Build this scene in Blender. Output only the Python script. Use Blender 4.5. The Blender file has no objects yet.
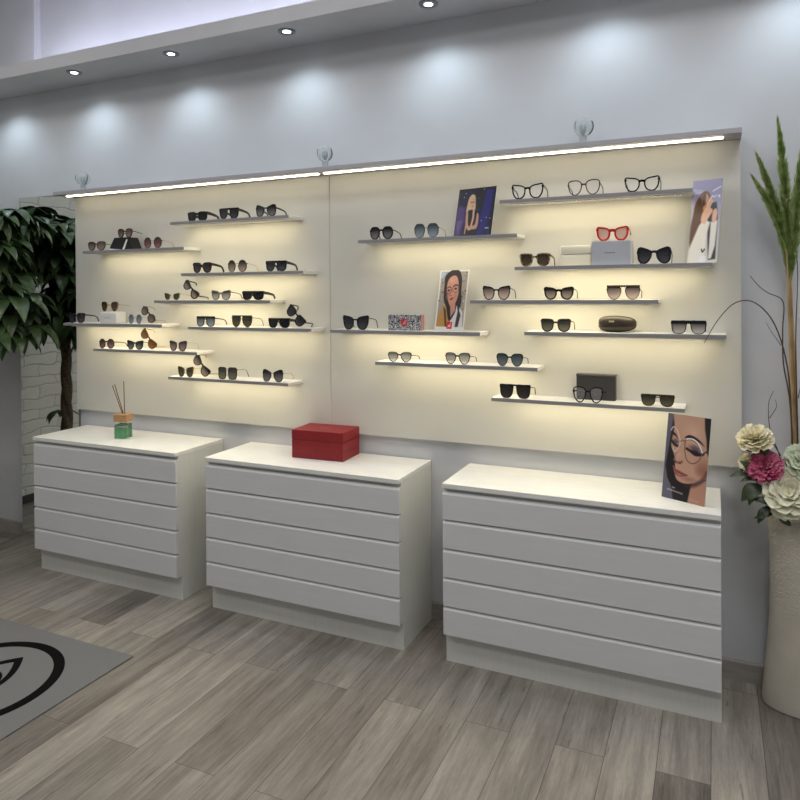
import bpy, bmesh, math, random
import numpy as np
from mathutils import Vector, Matrix, Euler
random.seed(11)
PI = math.pi
COL = bpy.context.scene.collection

# ------------------------------------------------------------------ helpers
def obj(name, bm, mat, parent=None, smooth=False, loc=None):
    bmesh.ops.recalc_face_normals(bm, faces=bm.faces[:])
    me = bpy.data.meshes.new(name)
    bm.to_mesh(me); bm.free()
    if mat: me.materials.append(mat)
    if smooth:
        me.polygons.foreach_set('use_smooth', [True]*len(me.polygons))
        try: me.set_sharp_from_angle(angle=math.radians(35))
        except Exception: pass
    o = bpy.data.objects.new(name, me); COL.objects.link(o)
    if parent: o.parent = parent
    if loc: o.location = loc
    return o
def tag(o, label=None, cat=None, group=None, kind=None):
    if label: o['label'] = label
    if cat: o['category'] = cat
    if group: o['group'] = group
    if kind: o['kind'] = kind
    return o
def thing(name, label, cat, loc=(0,0,0), rot=(0,0,0), group=None):
    o = bpy.data.objects.new(name, None); COL.objects.link(o)
    o.empty_display_size = .05
    o.location = loc; o.rotation_euler = rot
    return tag(o, label, cat, group)
def BM(): return bmesh.new()
def box(bm, x0, x1, y0, y1, z0, z1, bev=0):
    vs = [bm.verts.new((x, y, z)) for x in (x0, x1) for y in (y0, y1) for z in (z0, z1)]
    F = [(0,1,3,2),(4,6,7,5),(0,4,5,1),(2,3,7,6),(0,2,6,4),(1,5,7,3)]
    fs = [bm.faces.new([vs[i] for i in f]) for f in F]
    if bev:
        es = list({e for f in fs for e in f.edges})
        bmesh.ops.bevel(bm, geom=es, offset=bev, segments=2, affect='EDGES', profile=.5)
    return vs
def tube(bm, pts, radii, n=8, cap=True):
    pts = [Vector(p) for p in pts]
    if not hasattr(radii, '__len__'): radii = [radii]*len(pts)
    rings = []; prev = None
    for i, p in enumerate(pts):
        t = (pts[min(i+1, len(pts)-1)] - pts[max(i-1, 0)]).normalized()
        if prev is None:
            a = Vector((0,0,1)) if abs(t.z) < .9 else Vector((1,0,0))
            u = t.cross(a).normalized()
        else:
            u = (prev - t*prev.dot(t)).normalized()
        prev = u; v = t.cross(u)
        rings.append([bm.verts.new(p + (u*math.cos(2*PI*k/n) + v*math.sin(2*PI*k/n))*radii[i]) for k in range(n)])
    for a, b in zip(rings, rings[1:]):
        for k in range(n): bm.faces.new((a[k], a[(k+1)%n], b[(k+1)%n], b[k]))
    if cap:
        bm.faces.new(rings[0][::-1]); bm.faces.new(rings[-1])
def sweep_rect(bm, pts, hs, wd):
    """flat bar along pts (in a yz-ish plane): height hs[i] across the path, width wd along x"""
    pts = [Vector(p) for p in pts]; rings = []
    for i, p in enumerate(pts):
        t = (pts[min(i+1, len(pts)-1)] - pts[max(i-1, 0)]).normalized()
        x = Vector((1,0,0)); x = (x - t*x.dot(t)).normalized(); up = x.cross(t)
        h = hs[i]/2; w = wd/2
        rings.append([bm.verts.new(p + x*a*w + up*b*h) for a, b in ((-1,-1),(1,-1),(1,1),(-1,1))])
    for a, b in zip(rings, rings[1:]):
        for k in range(4): bm.faces.new((a[k], a[(k+1)%4], b[(k+1)%4], b[k]))
    bm.faces.new(rings[0][::-1]); bm.faces.new(rings[-1])
def lathe(bm, prof, n=40, c=(0,0,0), sx=1, sy=1, cap0=True, cap1=True):
    rings = [[bm.verts.new((c[0]+r*sx*math.cos(2*PI*k/n), c[1]+r*sy*math.sin(2*PI*k/n), c[2]+z)) for k in range(n)] for r, z in prof]
    for a, b in zip(rings, rings[1:]):
        for k in range(n): bm.faces.new((a[k], a[(k+1)%n], b[(k+1)%n], b[k]))
    if cap0: bm.faces.new(rings[0][::-1])
    if cap1: bm.faces.new(rings[-1])
def prism(bm, poly, axis, a, b):
    """extrude a 2-D polygon; axis 'x': poly=(y,z); 'y': poly=(x,z); 'z': poly=(x,y)"""
    def P(p, t):
        return (t, p[0], p[1]) if axis == 'x' else (p[0], t, p[1]) if axis == 'y' else (p[0], p[1], t)
    A = [bm.verts.new(P(p, a)) for p in poly]; B = [bm.verts.new(P(p, b)) for p in poly]
    n = len(poly)
    bm.faces.new(A); bm.faces.new(B[::-1])
    for i in range(n): bm.faces.new((A[i], A[(i+1)%n], B[(i+1)%n], B[i]))
def ring_flat(bm, outer, inner, z0, z1):
    n = len(outer)
    L = [[bm.verts.new((p[0], p[1], z)) for p in o] for o, z in ((outer,z0),(outer,z1),(inner,z1),(inner,z0))]
    for k in range(4):
        a, b = L[k], L[(k+1)%4]
        for i in range(n): bm.faces.new((a[i], a[(i+1)%n], b[(i+1)%n], b[i]))

# ------------------------------------------------------------------ materials
def srgb(r, g, b):
    f = lambda c: (c/255)/12.92 if c/255 <= .04045 else ((c/255+.055)/1.055)**2.4
    return (f(r), f(g), f(b), 1)
def mat(name, col, rough=.5, metal=0, spec=.5, trans=0, alpha=1, emit=None, estr=0, coat=0, ior=1.5):
    m = bpy.data.materials.new(name); m.use_nodes = True
    p = m.node_tree.nodes['Principled BSDF']
    p.inputs['Base Color'].default_value = col
    p.inputs['Roughness'].default_value = rough
    p.inputs['Metallic'].default_value = metal
    p.inputs['Specular IOR Level'].default_value = spec
    p.inputs['Transmission Weight'].default_value = trans
    p.inputs['Alpha'].default_value = alpha
    p.inputs['Coat Weight'].default_value = coat
    p.inputs['IOR'].default_value = ior
    if emit:
        p.inputs['Emission Color'].default_value = emit; p.inputs['Emission Strength'].default_value = estr
    return m
def N(m): return m.node_tree.nodes, m.node_tree.links, m.node_tree.nodes['Principled BSDF']
def ramp(nd, stops):
    r = nd.new('ShaderNodeValToRGB'); e = r.color_ramp.elements
    while len(e) < len(stops): e.new(.5)
    for i, (p, c) in enumerate(stops): e[i].position = p; e[i].color = c
    return r
def noisy(name, c1, c2, scale=(1,1,1), nscale=5, rough=.5, bump=0, detail=5, spec=.5, lo=.35, hi=.65, metal=0):
    m = mat(name, c1, rough, metal, spec); nd, lk, p = N(m)
    tc = nd.new('ShaderNodeTexCoord'); mp = nd.new('ShaderNodeMapping'); mp.inputs['Scale'].default_value = scale
    no = nd.new('ShaderNodeTexNoise'); no.inputs['Scale'].default_value = nscale; no.inputs['Detail'].default_value = detail
    r = ramp(nd, [(lo, c1), (hi, c2)])
    lk.new(tc.outputs['Object'], mp.inputs['Vector']); lk.new(mp.outputs['Vector'], no.inputs['Vector'])
    lk.new(no.outputs['Fac'], r.inputs['Fac']); lk.new(r.outputs['Color'], p.inputs['Base Color'])
    if bump:
        b = nd.new('ShaderNodeBump'); b.inputs['Strength'].default_value = bump; b.inputs['Distance'].default_value = .01
        lk.new(no.outputs['Fac'], b.inputs['Height']); lk.new(b.outputs['Normal'], p.inputs['Normal'])
    return m

M = {}
M['wall'] = noisy('wall_paint', srgb(198,199,202), srgb(203,204,207), nscale=3, rough=.75, bump=.03)
M['soffit'] = noisy('soffit_paint', srgb(196,196,198), srgb(201,201,203), nscale=3, rough=.8)
M['cab'] = noisy('white_laminate', srgb(214,214,215), srgb(217,217,217), scale=(1,2,14), nscale=4, rough=.42)
M['cabside'] = noisy('pale_laminate', srgb(212,212,206), srgb(216,216,210), scale=(14,14,1.2), nscale=6, rough=.45)
M['cabtop'] = noisy('white_grained_top', srgb(226,225,221), srgb(236,235,231), scale=(1.2,16,16), nscale=6, rough=.38)
M['panel'] = noisy('cream_panel', srgb(202,200,192), srgb(207,205,197), nscale=2, rough=.6)
M['shelf'] = mat('white_shelf', srgb(222,221,217), .45)
M['shelf_edge'] = mat('shaded_shelf_edge', srgb(142,140,141), .5)  # white front edge, its backlit shade put into the grey
M['canopy'] = mat('canopy_shaded', srgb(172,169,173), .5)  # off-white canopy, colour darkened to carry the shade on its front
WARM = (1, .88, .60, 1)
M['led'] = mat('warm_led', (1,.9,.7,1), .5, emit=WARM, estr=14)
M['led_top'] = mat('warm_led_canopy', (1,.9,.7,1), .5, emit=(1,.89,.66,1), estr=8.5)
M['led_cool'] = mat('cool_led', (.8,.85,1,1), .5, emit=(.77,.79,1,1), estr=11)
M['bulb'] = mat('downlight_bulb', (1,1,1,1), .4, emit=(.88,.94,1,1), estr=16)
M['chrome'] = mat('brushed_chrome', (.36,.36,.38,1), .3, 1)
M['baseboard'] = noisy('grey_baseboard', srgb(150,146,139), srgb(164,159,151), scale=(1,8,8), nscale=6, rough=.5)
M['black'] = mat('black_acetate', (.008,.008,.009,1), .18, coat=.3)
M['ink'] = mat('black_ink', (.004,.004,.004,1), .95, spec=.1)
M['gold'] = mat('gold_metal', (.62,.45,.2,1), .25, 1)
M['dark_metal'] = mat('dark_metal', (.06,.05,.05,1), .3, 1)
M['red_acetate'] = mat('red_acetate', (.48,.008,.014,1), .2, coat=.3)
M['redbox'] = noisy('red_leatherette', srgb(132,20,26), srgb(142,25,30), nscale=60, rough=.48, bump=.05)
M['redbox_line'] = mat('dark_red_seam', srgb(86,14,18), .6)
M['foil'] = mat('pale_red_foil', srgb(205,120,115), .4)
M['tortoise'] = noisy('tortoiseshell', (.012,.006,.004,1), (.13,.05,.014,1), nscale=60, rough=.2, lo=.45, hi=.7)
M['tortoise_pale'] = noisy('pale_tortoiseshell', (.015,.009,.005,1), (.34,.23,.11,1), nscale=85, rough=.25, lo=.42, hi=.6)
M['brown'] = mat('brown_acetate', (.06,.022,.012,1), .2, coat=.3)
M['burgundy'] = mat('burgundy_acetate', (.09,.012,.02,1), .2)
M['grey_ac'] = mat('smoke_acetate', (.14,.13,.13,1), .2)
M['amber_ac'] = mat('amber_acetate', (.16,.07,.015,1), .2)
M['steel'] = mat('silver_metal', (.6,.6,.62,1), .25, 1)
M['white_card'] = mat('white_card', srgb(222,220,216), .5)
M['grey_card'] = mat('light_grey_card', srgb(186,188,194), .5)
M['cream_card'] = mat('cream_glossy_case', srgb(232,226,205), .3)
M['dark_card'] = mat('charcoal_card', srgb(58,55,54), .55)
M['dark_card_edge'] = mat('charcoal_lid_edge', srgb(84,80,78), .55)
M['black_cloth'] = mat('black_case_cloth', (.01,.01,.011,1), .6)
M['white_lining'] = mat('white_lining', srgb(232,230,225), .6)
M['clam'] = noisy('brown_case_leather', srgb(48,39,27), srgb(58,47,33), nscale=40, rough=.38, bump=.1)
M['clam_line'] = mat('case_seam', srgb(30,23,15), .5)
M['text'] = mat('grey_lettering', srgb(110,112,118), .6)
M['gold_text'] = mat('pale_lettering', srgb(196,180,140), .5)
M['wood'] = noisy('pale_wood', srgb(170,126,84), srgb(192,150,106), scale=(3,3,20), nscale=8, rough=.5)
M['reed'] = noisy('reed_brown', srgb(92,62,38), srgb(130,92,58), scale=(30,30,4), nscale=4, rough=.7)
M['glass'] = mat('clear_glass', (1,1,1,1), .03, trans=1, ior=1.45)
M['liquid'] = mat('green_liquid', srgb(120,205,145), .05, trans=.92, ior=1.33)
M['globe'] = mat('clear_globe', srgb(214,222,222), .12, trans=.55, ior=1.1, alpha=.55)
M['spot_white'] = mat('white_lamp_plastic', srgb(176,184,184), .4)
M['spot_dark'] = mat('dark_lamp_ring', srgb(70,78,80), .5)
M['mirror'] = mat('mirror_silver', (.78,.82,.80,1), .015, 1)
M['mirror_edge'] = mat('mirror_edge', srgb(110,116,112), .3)
M['mat'] = noisy('grey_rubber_mat', srgb(112,112,111), srgb(120,120,119), nscale=260, rough=.85, bump=.15)
M['stem_straw'] = noisy('straw_stem', srgb(160,130,88), srgb(188,160,114), scale=(10,10,2), nscale=8, rough=.7)
M['twig'] = mat('dark_twig', srgb(84,66,52), .7)
M['plume'] = noisy('green_plume', srgb(112,142,66), srgb(176,190,122), nscale=30, rough=.7)
M['leaf_dark'] = noisy('dark_leaf', srgb(40,54,32), srgb(58,72,44), nscale=20, rough=.45)
M['peony_white'] = noisy('ivory_petal', srgb(244,234,196), srgb(250,243,214), nscale=25, rough=.6)
M['peony_cream'] = noisy('cream_petal', srgb(228,224,194), srgb(240,237,214), nscale=25, rough=.6)
M['peony_pink'] = noisy('pink_petal', srgb(190,70,112), srgb(230,146,172), nscale=22, rough=.6)
M['peony_green'] = noisy('pale_green_petal', srgb(206,214,184), srgb(222,226,200), nscale=25, rough=.6)
def vase_material():
    m = noisy('cream_ceramic', srgb(192,185,170), srgb(202,194,180), nscale=7, rough=.5); nd, lk, p = N(m)
    tc = nd.new('ShaderNodeTexCoord'); sp = nd.new('ShaderNodeSeparateXYZ'); lk.new(tc.outputs['Object'], sp.inputs[0])
    wv = nd.new('ShaderNodeTexNoise'); wv.inputs['Scale'].default_value = 26; wv.inputs['Detail'].default_value = 3; wv.inputs['Distortion'].default_value = 3.5
    lk.new(tc.outputs['Object'], wv.inputs['Vector'])
    up = nd.new('ShaderNodeMapRange'); up.inputs['From Min'].default_value = .38; up.inputs['From Max'].default_value = .50; lk.new(sp.outputs['Z'], up.inputs['Value'])
    mu = nd.new('ShaderNodeMath'); mu.operation = 'MULTIPLY'; lk.new(wv.outputs['Fac'], mu.inputs[0]); lk.new(up.outputs[0], mu.inputs[1])
    b = nd.new('ShaderNodeBump'); b.inputs['Strength'].default_value = .55; b.inputs['Distance'].default_value = .012     # raised scrollwork on the upper half
    lk.new(mu.outputs[0], b.inputs['Height']); lk.new(b.outputs['Normal'], p.inputs['Normal'])
    return m
M['vase'] = vase_material()
M['bark'] = noisy('bark', srgb(58,48,36), srgb(92,78,60), scale=(4,4,12), nscale=8, rough=.9, bump=.5)
M['pot'] = mat('dark_pot', srgb(70,66,62), .6)
M['soil'] = noisy('soil', srgb(40,30,22), srgb(60,46,34), nscale=60, rough=.95, bump=.5)
M['plant_leaf'] = noisy('plant_leaf', srgb(44,62,36), srgb(70,90,54), nscale=9, rough=.38)
M['white_plastic'] = mat('white_plastic', srgb(215,215,213), .45)

def floor_material():
    m = mat('grey_wood_planks', (.2,.2,.2,1), .42, spec=.4); nd, lk, p = N(m)
    tc = nd.new('ShaderNodeTexCoord'); sx = nd.new('ShaderNodeSeparateXYZ'); lk.new(tc.outputs['Object'], sx.inputs[0])
    def mth(op, a, b=None, c=None):
        n = nd.new('ShaderNodeMath'); n.operation = op
        for i, v in enumerate((a, b, c)):
            if v is None: continue
            if isinstance(v, (int, float)): n.inputs[i].default_value = v
            else: lk.new(v, n.inputs[i])
        return n.outputs[0]
    W, L = .19, 1.4
    xs = mth('DIVIDE', mth('ADD', sx.outputs['X'], .777+.19*60), W)
    row = mth('FLOOR', xs); fx = mth('FRACT', xs)
    par = mth('MODULO', row, 2)                     # alternate rows are shifted half a plank
    ys = mth('DIVIDE', mth('ADD', mth('ADD', sx.outputs['Y'], .66+L*10+.7), mth('MULTIPLY', par, .7)), L)
    pl = mth('FLOOR', ys); fy = mth('FRACT', ys)
    cb = nd.new('ShaderNodeCombineXYZ'); lk.new(row, cb.inputs[0]); lk.new(pl, cb.inputs[1])
    wn = nd.new('ShaderNodeTexWhiteNoise'); wn.noise_dimensions = '3D'; lk.new(cb.outputs[0], wn.inputs['Vector'])
    # streaky grain running along the planks, different in every plank
    off = nd.new('ShaderNodeVectorMath'); off.operation = 'MULTIPLY_ADD'
    lk.new(wn.outputs['Color'], off.inputs[0]); off.inputs[1].default_value = (17, 23, 5); lk.new(tc.outputs['Object'], off.inputs[2])
    def grain(scale, ns, det):
        mp = nd.new('ShaderNodeMapping'); mp.inputs['Scale'].default_value = scale; lk.new(off.outputs[0], mp.inputs['Vector'])
        no = nd.new('ShaderNodeTexNoise'); no.inputs['Scale'].default_value = ns; no.inputs['Detail'].default_value = det
        no.inputs['Roughness'].default_value = .62; lk.new(mp.outputs[0], no.inputs['Vector']); return no.outputs['Fac']
    g1 = grain((9, .9, 1), 1.6, 6); g2 = grain((42, 2.2, 1), 2.0, 5); g3 = grain((2.2, 1.1, 1), 1.5, 3)
    g4 = grain((150, 14, 1), 2.0, 4)
    g = mth('ADD', mth('ADD', mth('MULTIPLY', g1, .42), mth('MULTIPLY', g2, .24)), mth('ADD', mth('MULTIPLY', g3, .20), mth('MULTIPLY', g4, .14)))
    v = mth('ADD', g, mth('MULTIPLY', mth('SUBTRACT', wn.outputs['Value'], .5), .17))
    r = ramp(nd, [(.33, srgb(92,86,79)), (.44, srgb(122,115,107)), (.53, srgb(142,135,126)), (.66, srgb(174,166,154))])
    lk.new(v, r.inputs['Fac'])
    # dark knots / cracks
    cr = nd.new('ShaderNodeMapRange'); cr.inputs['From Min'].default_value = .62; cr.inputs['From Max'].default_value = .72
    cr.inputs['To Max'].default_value = .55
    lk.new(grain((16, 1.5, 1), 2.6, 4), cr.inputs['Value'])
    ex = mth('MINIMUM', fx, mth('SUBTRACT', 1, fx)); ey = mth('MINIMUM', fy, mth('SUBTRACT', 1, fy))
    gx = mth('LESS_THAN', mth('MULTIPLY', ex, W), .0015); gy = mth('LESS_THAN', mth('MULTIPLY', ey, L), .0014)
    gap = mth('MULTIPLY', mth('MAXIMUM', gx, gy), .72)
    mx = nd.new('ShaderNodeMix'); mx.data_type = 'RGBA'
    lk.new(mth('MAXIMUM', gap, cr.outputs[0]), mx.inputs['Factor']); lk.new(r.outputs['Color'], mx.inputs['A']); mx.inputs['B'].default_value = srgb(62,57,52)
    lk.new(mx.outputs['Result'], p.inputs['Base Color'])
    b = nd.new('ShaderNodeBump'); b.inputs['Strength'].default_value = .12; b.inputs['Distance'].default_value = .004
    lk.new(g2, b.inputs['Height']); lk.new(b.outputs['Normal'], p.inputs['Normal'])
    return m
def stone_material():
    m = mat('white_ledge_stone', srgb(205,203,196), .85); nd, lk, p = N(m)
    tc = nd.new('ShaderNodeTexCoord'); sp = nd.new('ShaderNodeSeparateXYZ'); lk.new(tc.outputs['Object'], sp.inputs[0])
    cb = nd.new('ShaderNodeCombineXYZ'); lk.new(sp.outputs['Y'], cb.inputs[0]); lk.new(sp.outputs['Z'], cb.inputs[1])
    no = nd.new('ShaderNodeTexNoise'); no.inputs['Scale'].default_value = 5; no.inputs['Detail'].default_value = 6; lk.new(cb.outputs[0], no.inputs['Vector'])
    ad = nd.new('ShaderNodeVectorMath'); ad.operation = 'MULTIPLY_ADD'
    lk.new(no.outputs['Color'], ad.inputs[0]); ad.inputs[1].default_value = (.16,.10,0); lk.new(cb.outputs[0], ad.inputs[2])
    br = nd.new('ShaderNodeTexBrick'); br.inputs['Scale'].default_value = 1; br.inputs['Brick Width'].default_value = .34
    br.inputs['Row Height'].default_value = .095; br.inputs['Mortar Size'].default_value = .010; br.inputs['Mortar Smooth'].default_value = 1
    br.inputs['Color1'].default_value = srgb(214,212,204); br.inputs['Color2'].default_value = srgb(202,200,192); br.inputs['Mortar'].default_value = srgb(184,182,175)
    lk.new(ad.outputs[0], br.inputs['Vector']); lk.new(br.outputs['Color'], p.inputs['Base Color'])
    mm = nd.new('ShaderNodeMath'); mm.operation = 'MULTIPLY_ADD'; lk.new(br.outputs['Fac'], mm.inputs[0]); mm.inputs[1].default_value = -.8; lk.new(no.outputs['Fac'], mm.inputs[2])
    b = nd.new('ShaderNodeBump'); b.inputs['Strength'].default_value = .4; b.inputs['Distance'].default_value = .02
    lk.new(mm.outputs[0], b.inputs['Height']); lk.new(b.outputs['Normal'], p.inputs['Normal'])
    return m
def leopard_material():
    m = mat('leopard_print', (.02,.02,.02,1), .5); nd, lk, p = N(m)
    tc = nd.new('ShaderNodeTexCoord'); vo = nd.new('ShaderNodeTexVoronoi'); vo.inputs['Scale'].default_value = 85
    lk.new(tc.outputs['Object'], vo.inputs['Vector'])
    r = ramp(nd, [(.0, (.5,.5,.52,1)), (.3, (.5,.5,.52,1)), (.36, (.012,.012,.014,1)), (.52, (.012,.012,.014,1)), (.58, (.55,.55,.57,1))])
    r.color_ramp.interpolation = 'CONSTANT'
    lk.new(vo.outputs['Distance'], r.inputs['Fac']); lk.new(r.outputs['Color'], p.inputs['Base Color'])
    return m
M['floor'] = floor_material(); M['stone'] = stone_material(); M['leopard'] = leopard_material()

_lens = {}
def lens_mat(top, bot, at, ab):
    key = (top, bot, at, ab)
    if key in _lens: return _lens[key]
    m = mat('lens_tint', (0,0,0,1), .06, spec=.6); nd, lk, p = N(m)
    tc = nd.new('ShaderNodeTexCoord'); sp = nd.new('ShaderNodeSeparateXYZ'); lk.new(tc.outputs['Generated'], sp.inputs[0])
    c = ramp(nd, [(.15, srgb(*bot)), (.85, srgb(*top))]); lk.new(sp.outputs['Z'], c.inputs['Fac']); lk.new(c.outputs['Color'], p.inputs['Base Color'])
    mr = nd.new('ShaderNodeMapRange'); mr.inputs['From Min'].default_value = .1; mr.inputs['From Max'].default_value = .9
    mr.inputs['To Min'].default_value = ab; mr.inputs['To Max'].default_value = at
    lk.new(sp.outputs['Z'], mr.inputs['Value']); lk.new(mr.outputs[0], p.inputs['Alpha'])
    _lens[key] = m
    return m
LN = {
 'black': ((14,14,17),(30,30,34),.98,.95), 'blackgrad': ((20,20,24),(120,118,116),.97,.72), 'brown': ((58,42,26),(96,74,48),.93,.85),
 'browngrad': ((42,34,32),(176,150,132),.92,.6), 'green': ((40,52,40),(70,84,66),.92,.85), 'khaki': ((58,54,34),(100,94,62),.92,.85),
 'greygrad': ((74,66,66),(190,182,176),.85,.5), 'pinkgrad': ((70,52,58),(176,138,138),.92,.65), 'redgrad': ((58,48,52),(150,92,88),.90,.7),
 'peach': ((80,66,68),(226,192,172),.88,.5), 'blue': ((96,104,116),(150,160,172),.85,.7), 'bluegrey': ((74,84,92),(150,166,176),.88,.7),
 'amber': ((120,72,18),(168,112,40),.9,.8), 'greylens': ((116,116,116),(196,194,188),.7,.35), 'teal': ((62,74,80),(108,122,126),.88,.75),
 'clear': ((235,235,235),(240,240,240),.10,.06), 'rosebrown': ((92,74,68),(150,128,116),.88,.75), 'palered': ((205,150,140),(222,170,158),.55,.45),
 'darkbrown': ((40,32,28),(66,54,46),.96,.93), 'olivegrad': ((50,50,42),(120,118,94),.92,.75), 'smoke': ((34,32,36),(74,70,76),.95,.9),
}

# ------------------------------------------------------------------ the room
def structure(name, bm, m, **k):
    o = obj(name, bm, m, **k); o['kind'] = 'structure'; return o
YW = .1435                                   # face of the back wall
b = BM(); box(b, -5.6, 1.7, -6.2, .35, -.06, 0); structure('floor', b, M['floor'])
b = BM(); box(b, -4.535, 1.7, YW, .35, 0, 4.3); structure('wall_back', b, M['wall'])
b = BM(); box(b, -5.6, -4.535, YW, .35, 0, 3.318); box(b, -5.6, -4.535, .092, .35, 3.346, 4.3); structure('wall_back_left', b, M['wall'])
b = BM(); box(b, -5.6, -5.475, -6.2, YW, 0, 4.3); structure('wall_left', b, M['stone'])
b = BM(); box(b, 1.6, 1.7, -6.2, YW, 0, 4.3); structure('wall_right', b, M['wall'])
b = BM(); box(b, -5.6, 1.7, -6.2, .35, 4.3, 4.4); structure('ceiling', b, M['soffit'])
# dropped soffit along the wall with a lip hiding the cove light
b = BM(); box(b, -5.475, 1.6, -.2, YW, 3.318, 3.345); box(b, -5.475, 1.6, -.2, -.17, 3.345, 3.404); structure('trim_soffit', b, M['soffit'])
b = BM(); box(b, -4.42, 1.55, -.13, -.05, 3.3455, 3.372)
tag(obj('cove_light_strip', b, M['led_cool']), 'long cool white light strip in the cove above the soffit', 'light strip')
b = BM(); prism(b, [(YW,0),(YW-.013,0),(YW-.013,.088),(YW-.009,.095),(YW,.095)], 'x', -4.765, 1.6); structure('baseboard_back', b, M['baseboard'])
b = BM(); prism(b, [(YW,0),(YW-.013,0),(YW-.013,.088),(YW-.009,.095),(YW,.095)], 'x', -5.475, -4.768); structure('baseboard_back_left', b, M['baseboard'])
b = BM(); box(b, -5.475, -5.46, -6.2, YW-.02, 0, .07); structure('baseboard_left', b, M['dark_card'])

# downlights in the soffit
dl = [-4.772, -3.916, -3.072, -2.216, -1.343, -.47, .36]
wh = ['far left end, beyond the frame', 'first from the left in view', 'second from the left in view', 'third from the left in view', 'fourth from the left in view', 'fifth from the left, over the eyewear posters', 'above the tall vase']
for x, w in zip(dl, wh):
    t = thing('downlight', 'round recessed chrome downlight in the soffit, ' + w, 'ceiling light', (x, -.088, 3.318), group='downlights in the soffit')
    b = BM(); ring_flat(b, [(.05*math.cos(a*PI/16), .05*math.sin(a*PI/16)) for a in range(32)], [(.024*math.cos(a*PI/16), .024*math.sin(a*PI/16)) for a in range(32)], -.006, 0)
    obj('trim_ring', b, M['chrome'], t)
    b = BM(); lathe(b, [(.0005,-.009),(.012,-.008),(.020,-.005),(.023,-.001)], 24, cap0=True, cap1=True); obj('bulb', b, M['bulb'], t, smooth=True)
    L = bpy.data.lights.new('downlight_beam', 'SPOT'); L.energy = 9; L.color = (.72,.88,1); L.spot_size = math.radians(136); L.spot_blend = .85; L.shadow_soft_size = .03
    lo = bpy.data.objects.new('downlight_beam', L); COL.objects.link(lo); lo.parent = t; lo.location = (0,0,-.02)

# ------------------------------------------------------------------ lit display panels and shelves
PY = .110                                    # face of the panels
def panel(x0, x1, label, cl, cr):
    t = thing('display_panel', label, 'display panel', ((x0+x1)/2, PY, .999), group='backlit display panels')
    c = (x0+x1)/2; y0 = 0; y1 = YW-PY-.001
    b = BM(); box(b, x0-c+.001, x1-c-.001, 0, y1, 0, 1.511, .002); obj('back_board', b, M['panel'], t)
    b = BM(); box(b, x0-c+(.0005 if x0 > -3 else -.03), x1-c-.0005, -.156, y1, 1.511, 1.535, .0015); obj('top_canopy', b, M['canopy'], t)
    b = BM(); box(b, x0-c+cl, x1-c-cr, -.098, -.080, 1.505, 1.511); obj('light_strip', b, M['led_top'], t)
    return t
panel(-4.156, -2.06, 'left cream wall panel, backlit and carrying eight staggered eyewear shelves', .03, .02)
panel(-2.06, .1165, 'right cream wall panel, backlit and carrying eight staggered shelves, beside the tall vase', .02, .075)
SHELF = {
 'S1': (-3.128,-2.24,2.273,'top shelf of the left panel'), 'S2': (-3.897,-3.02,2.114,'second-highest shelf of the left panel'),
 'S3': (-3.043,-2.145,1.948,'third-highest shelf of the left panel'), 'S4': (-3.268,-2.374,1.779,'fourth-highest shelf of the left panel'),
 'S5': (-4.091,-3.205,1.624,'left panel shelf nearest the leafy plant'), 'S6': (-2.991,-2.094,1.615,'left panel shelf reaching the seam between panels'),
 'S7': (-3.807,-2.923,1.456,'second-lowest shelf of the left panel'), 'S8': (-3.157,-2.253,1.295,'lowest shelf of the left panel'),
 'R1': (-1.787,-.892,2.109,'second-highest shelf of the right panel'), 'R2': (-.98,-.084,2.280,'top shelf of the right panel'),
 'R3': (-.905,-.005,1.943,'third-highest shelf of the right panel'), 'R4': (-1.14,-.232,1.777,'fourth-highest shelf of the right panel'),
 'R5': (-1.97,-1.088,1.612,'right panel shelf starting at the seam'), 'R6': (-.858,.050,1.620,'right panel shelf nearest the vase'),
 'R7': (-1.687,-.793,1.442,'second-lowest shelf of the right panel'), 'R8': (-1.03,-.121,1.282,'lowest shelf of the right panel'),
}
SD = .161; YF = PY-SD
for k, (x0, x1, z, ph) in SHELF.items():
    t = thing('wall_shelf', 'slim white floating shelf, ' + ph, 'shelf', ((x0+x1)/2, PY, z), group='floating eyewear shelves')
    w = (x1-x0)/2
    b = BM(); box(b, -w, w, -SD+.002, -.0005, -.018, 0, .001); obj('board', b, M['shelf'], t)
    b = BM(); box(b, -w, w, -SD, -SD+.0018, -.0178, -.0002); obj('front_edge', b, M['shelf_edge'], t)
    b = BM(); prism(b, [(-.130,-.0182),(-.1245,-.0182),(-.1245,-.0230),(-.130,-.0230)], 'x', -w+.044, w-.044)
    for e in (-w+.044, w-.0485): prism(b, [(-.1245,-.0182),(-.084,-.0182),(-.084,-.0190),(-.1245,-.0232)], 'x', e, e+.0045)      # end caps
    obj('strip_housing', b, M['shelf'], t)
    b = BM(); prism(b, [(-.088,-.0184),(-.1235,-.0226),(-.1235,-.0222),(-.092,-.0184)], 'x', -w+.05, w-.05); obj('light_strip', b, M['led'], t)   # tilted back at the panel

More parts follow.
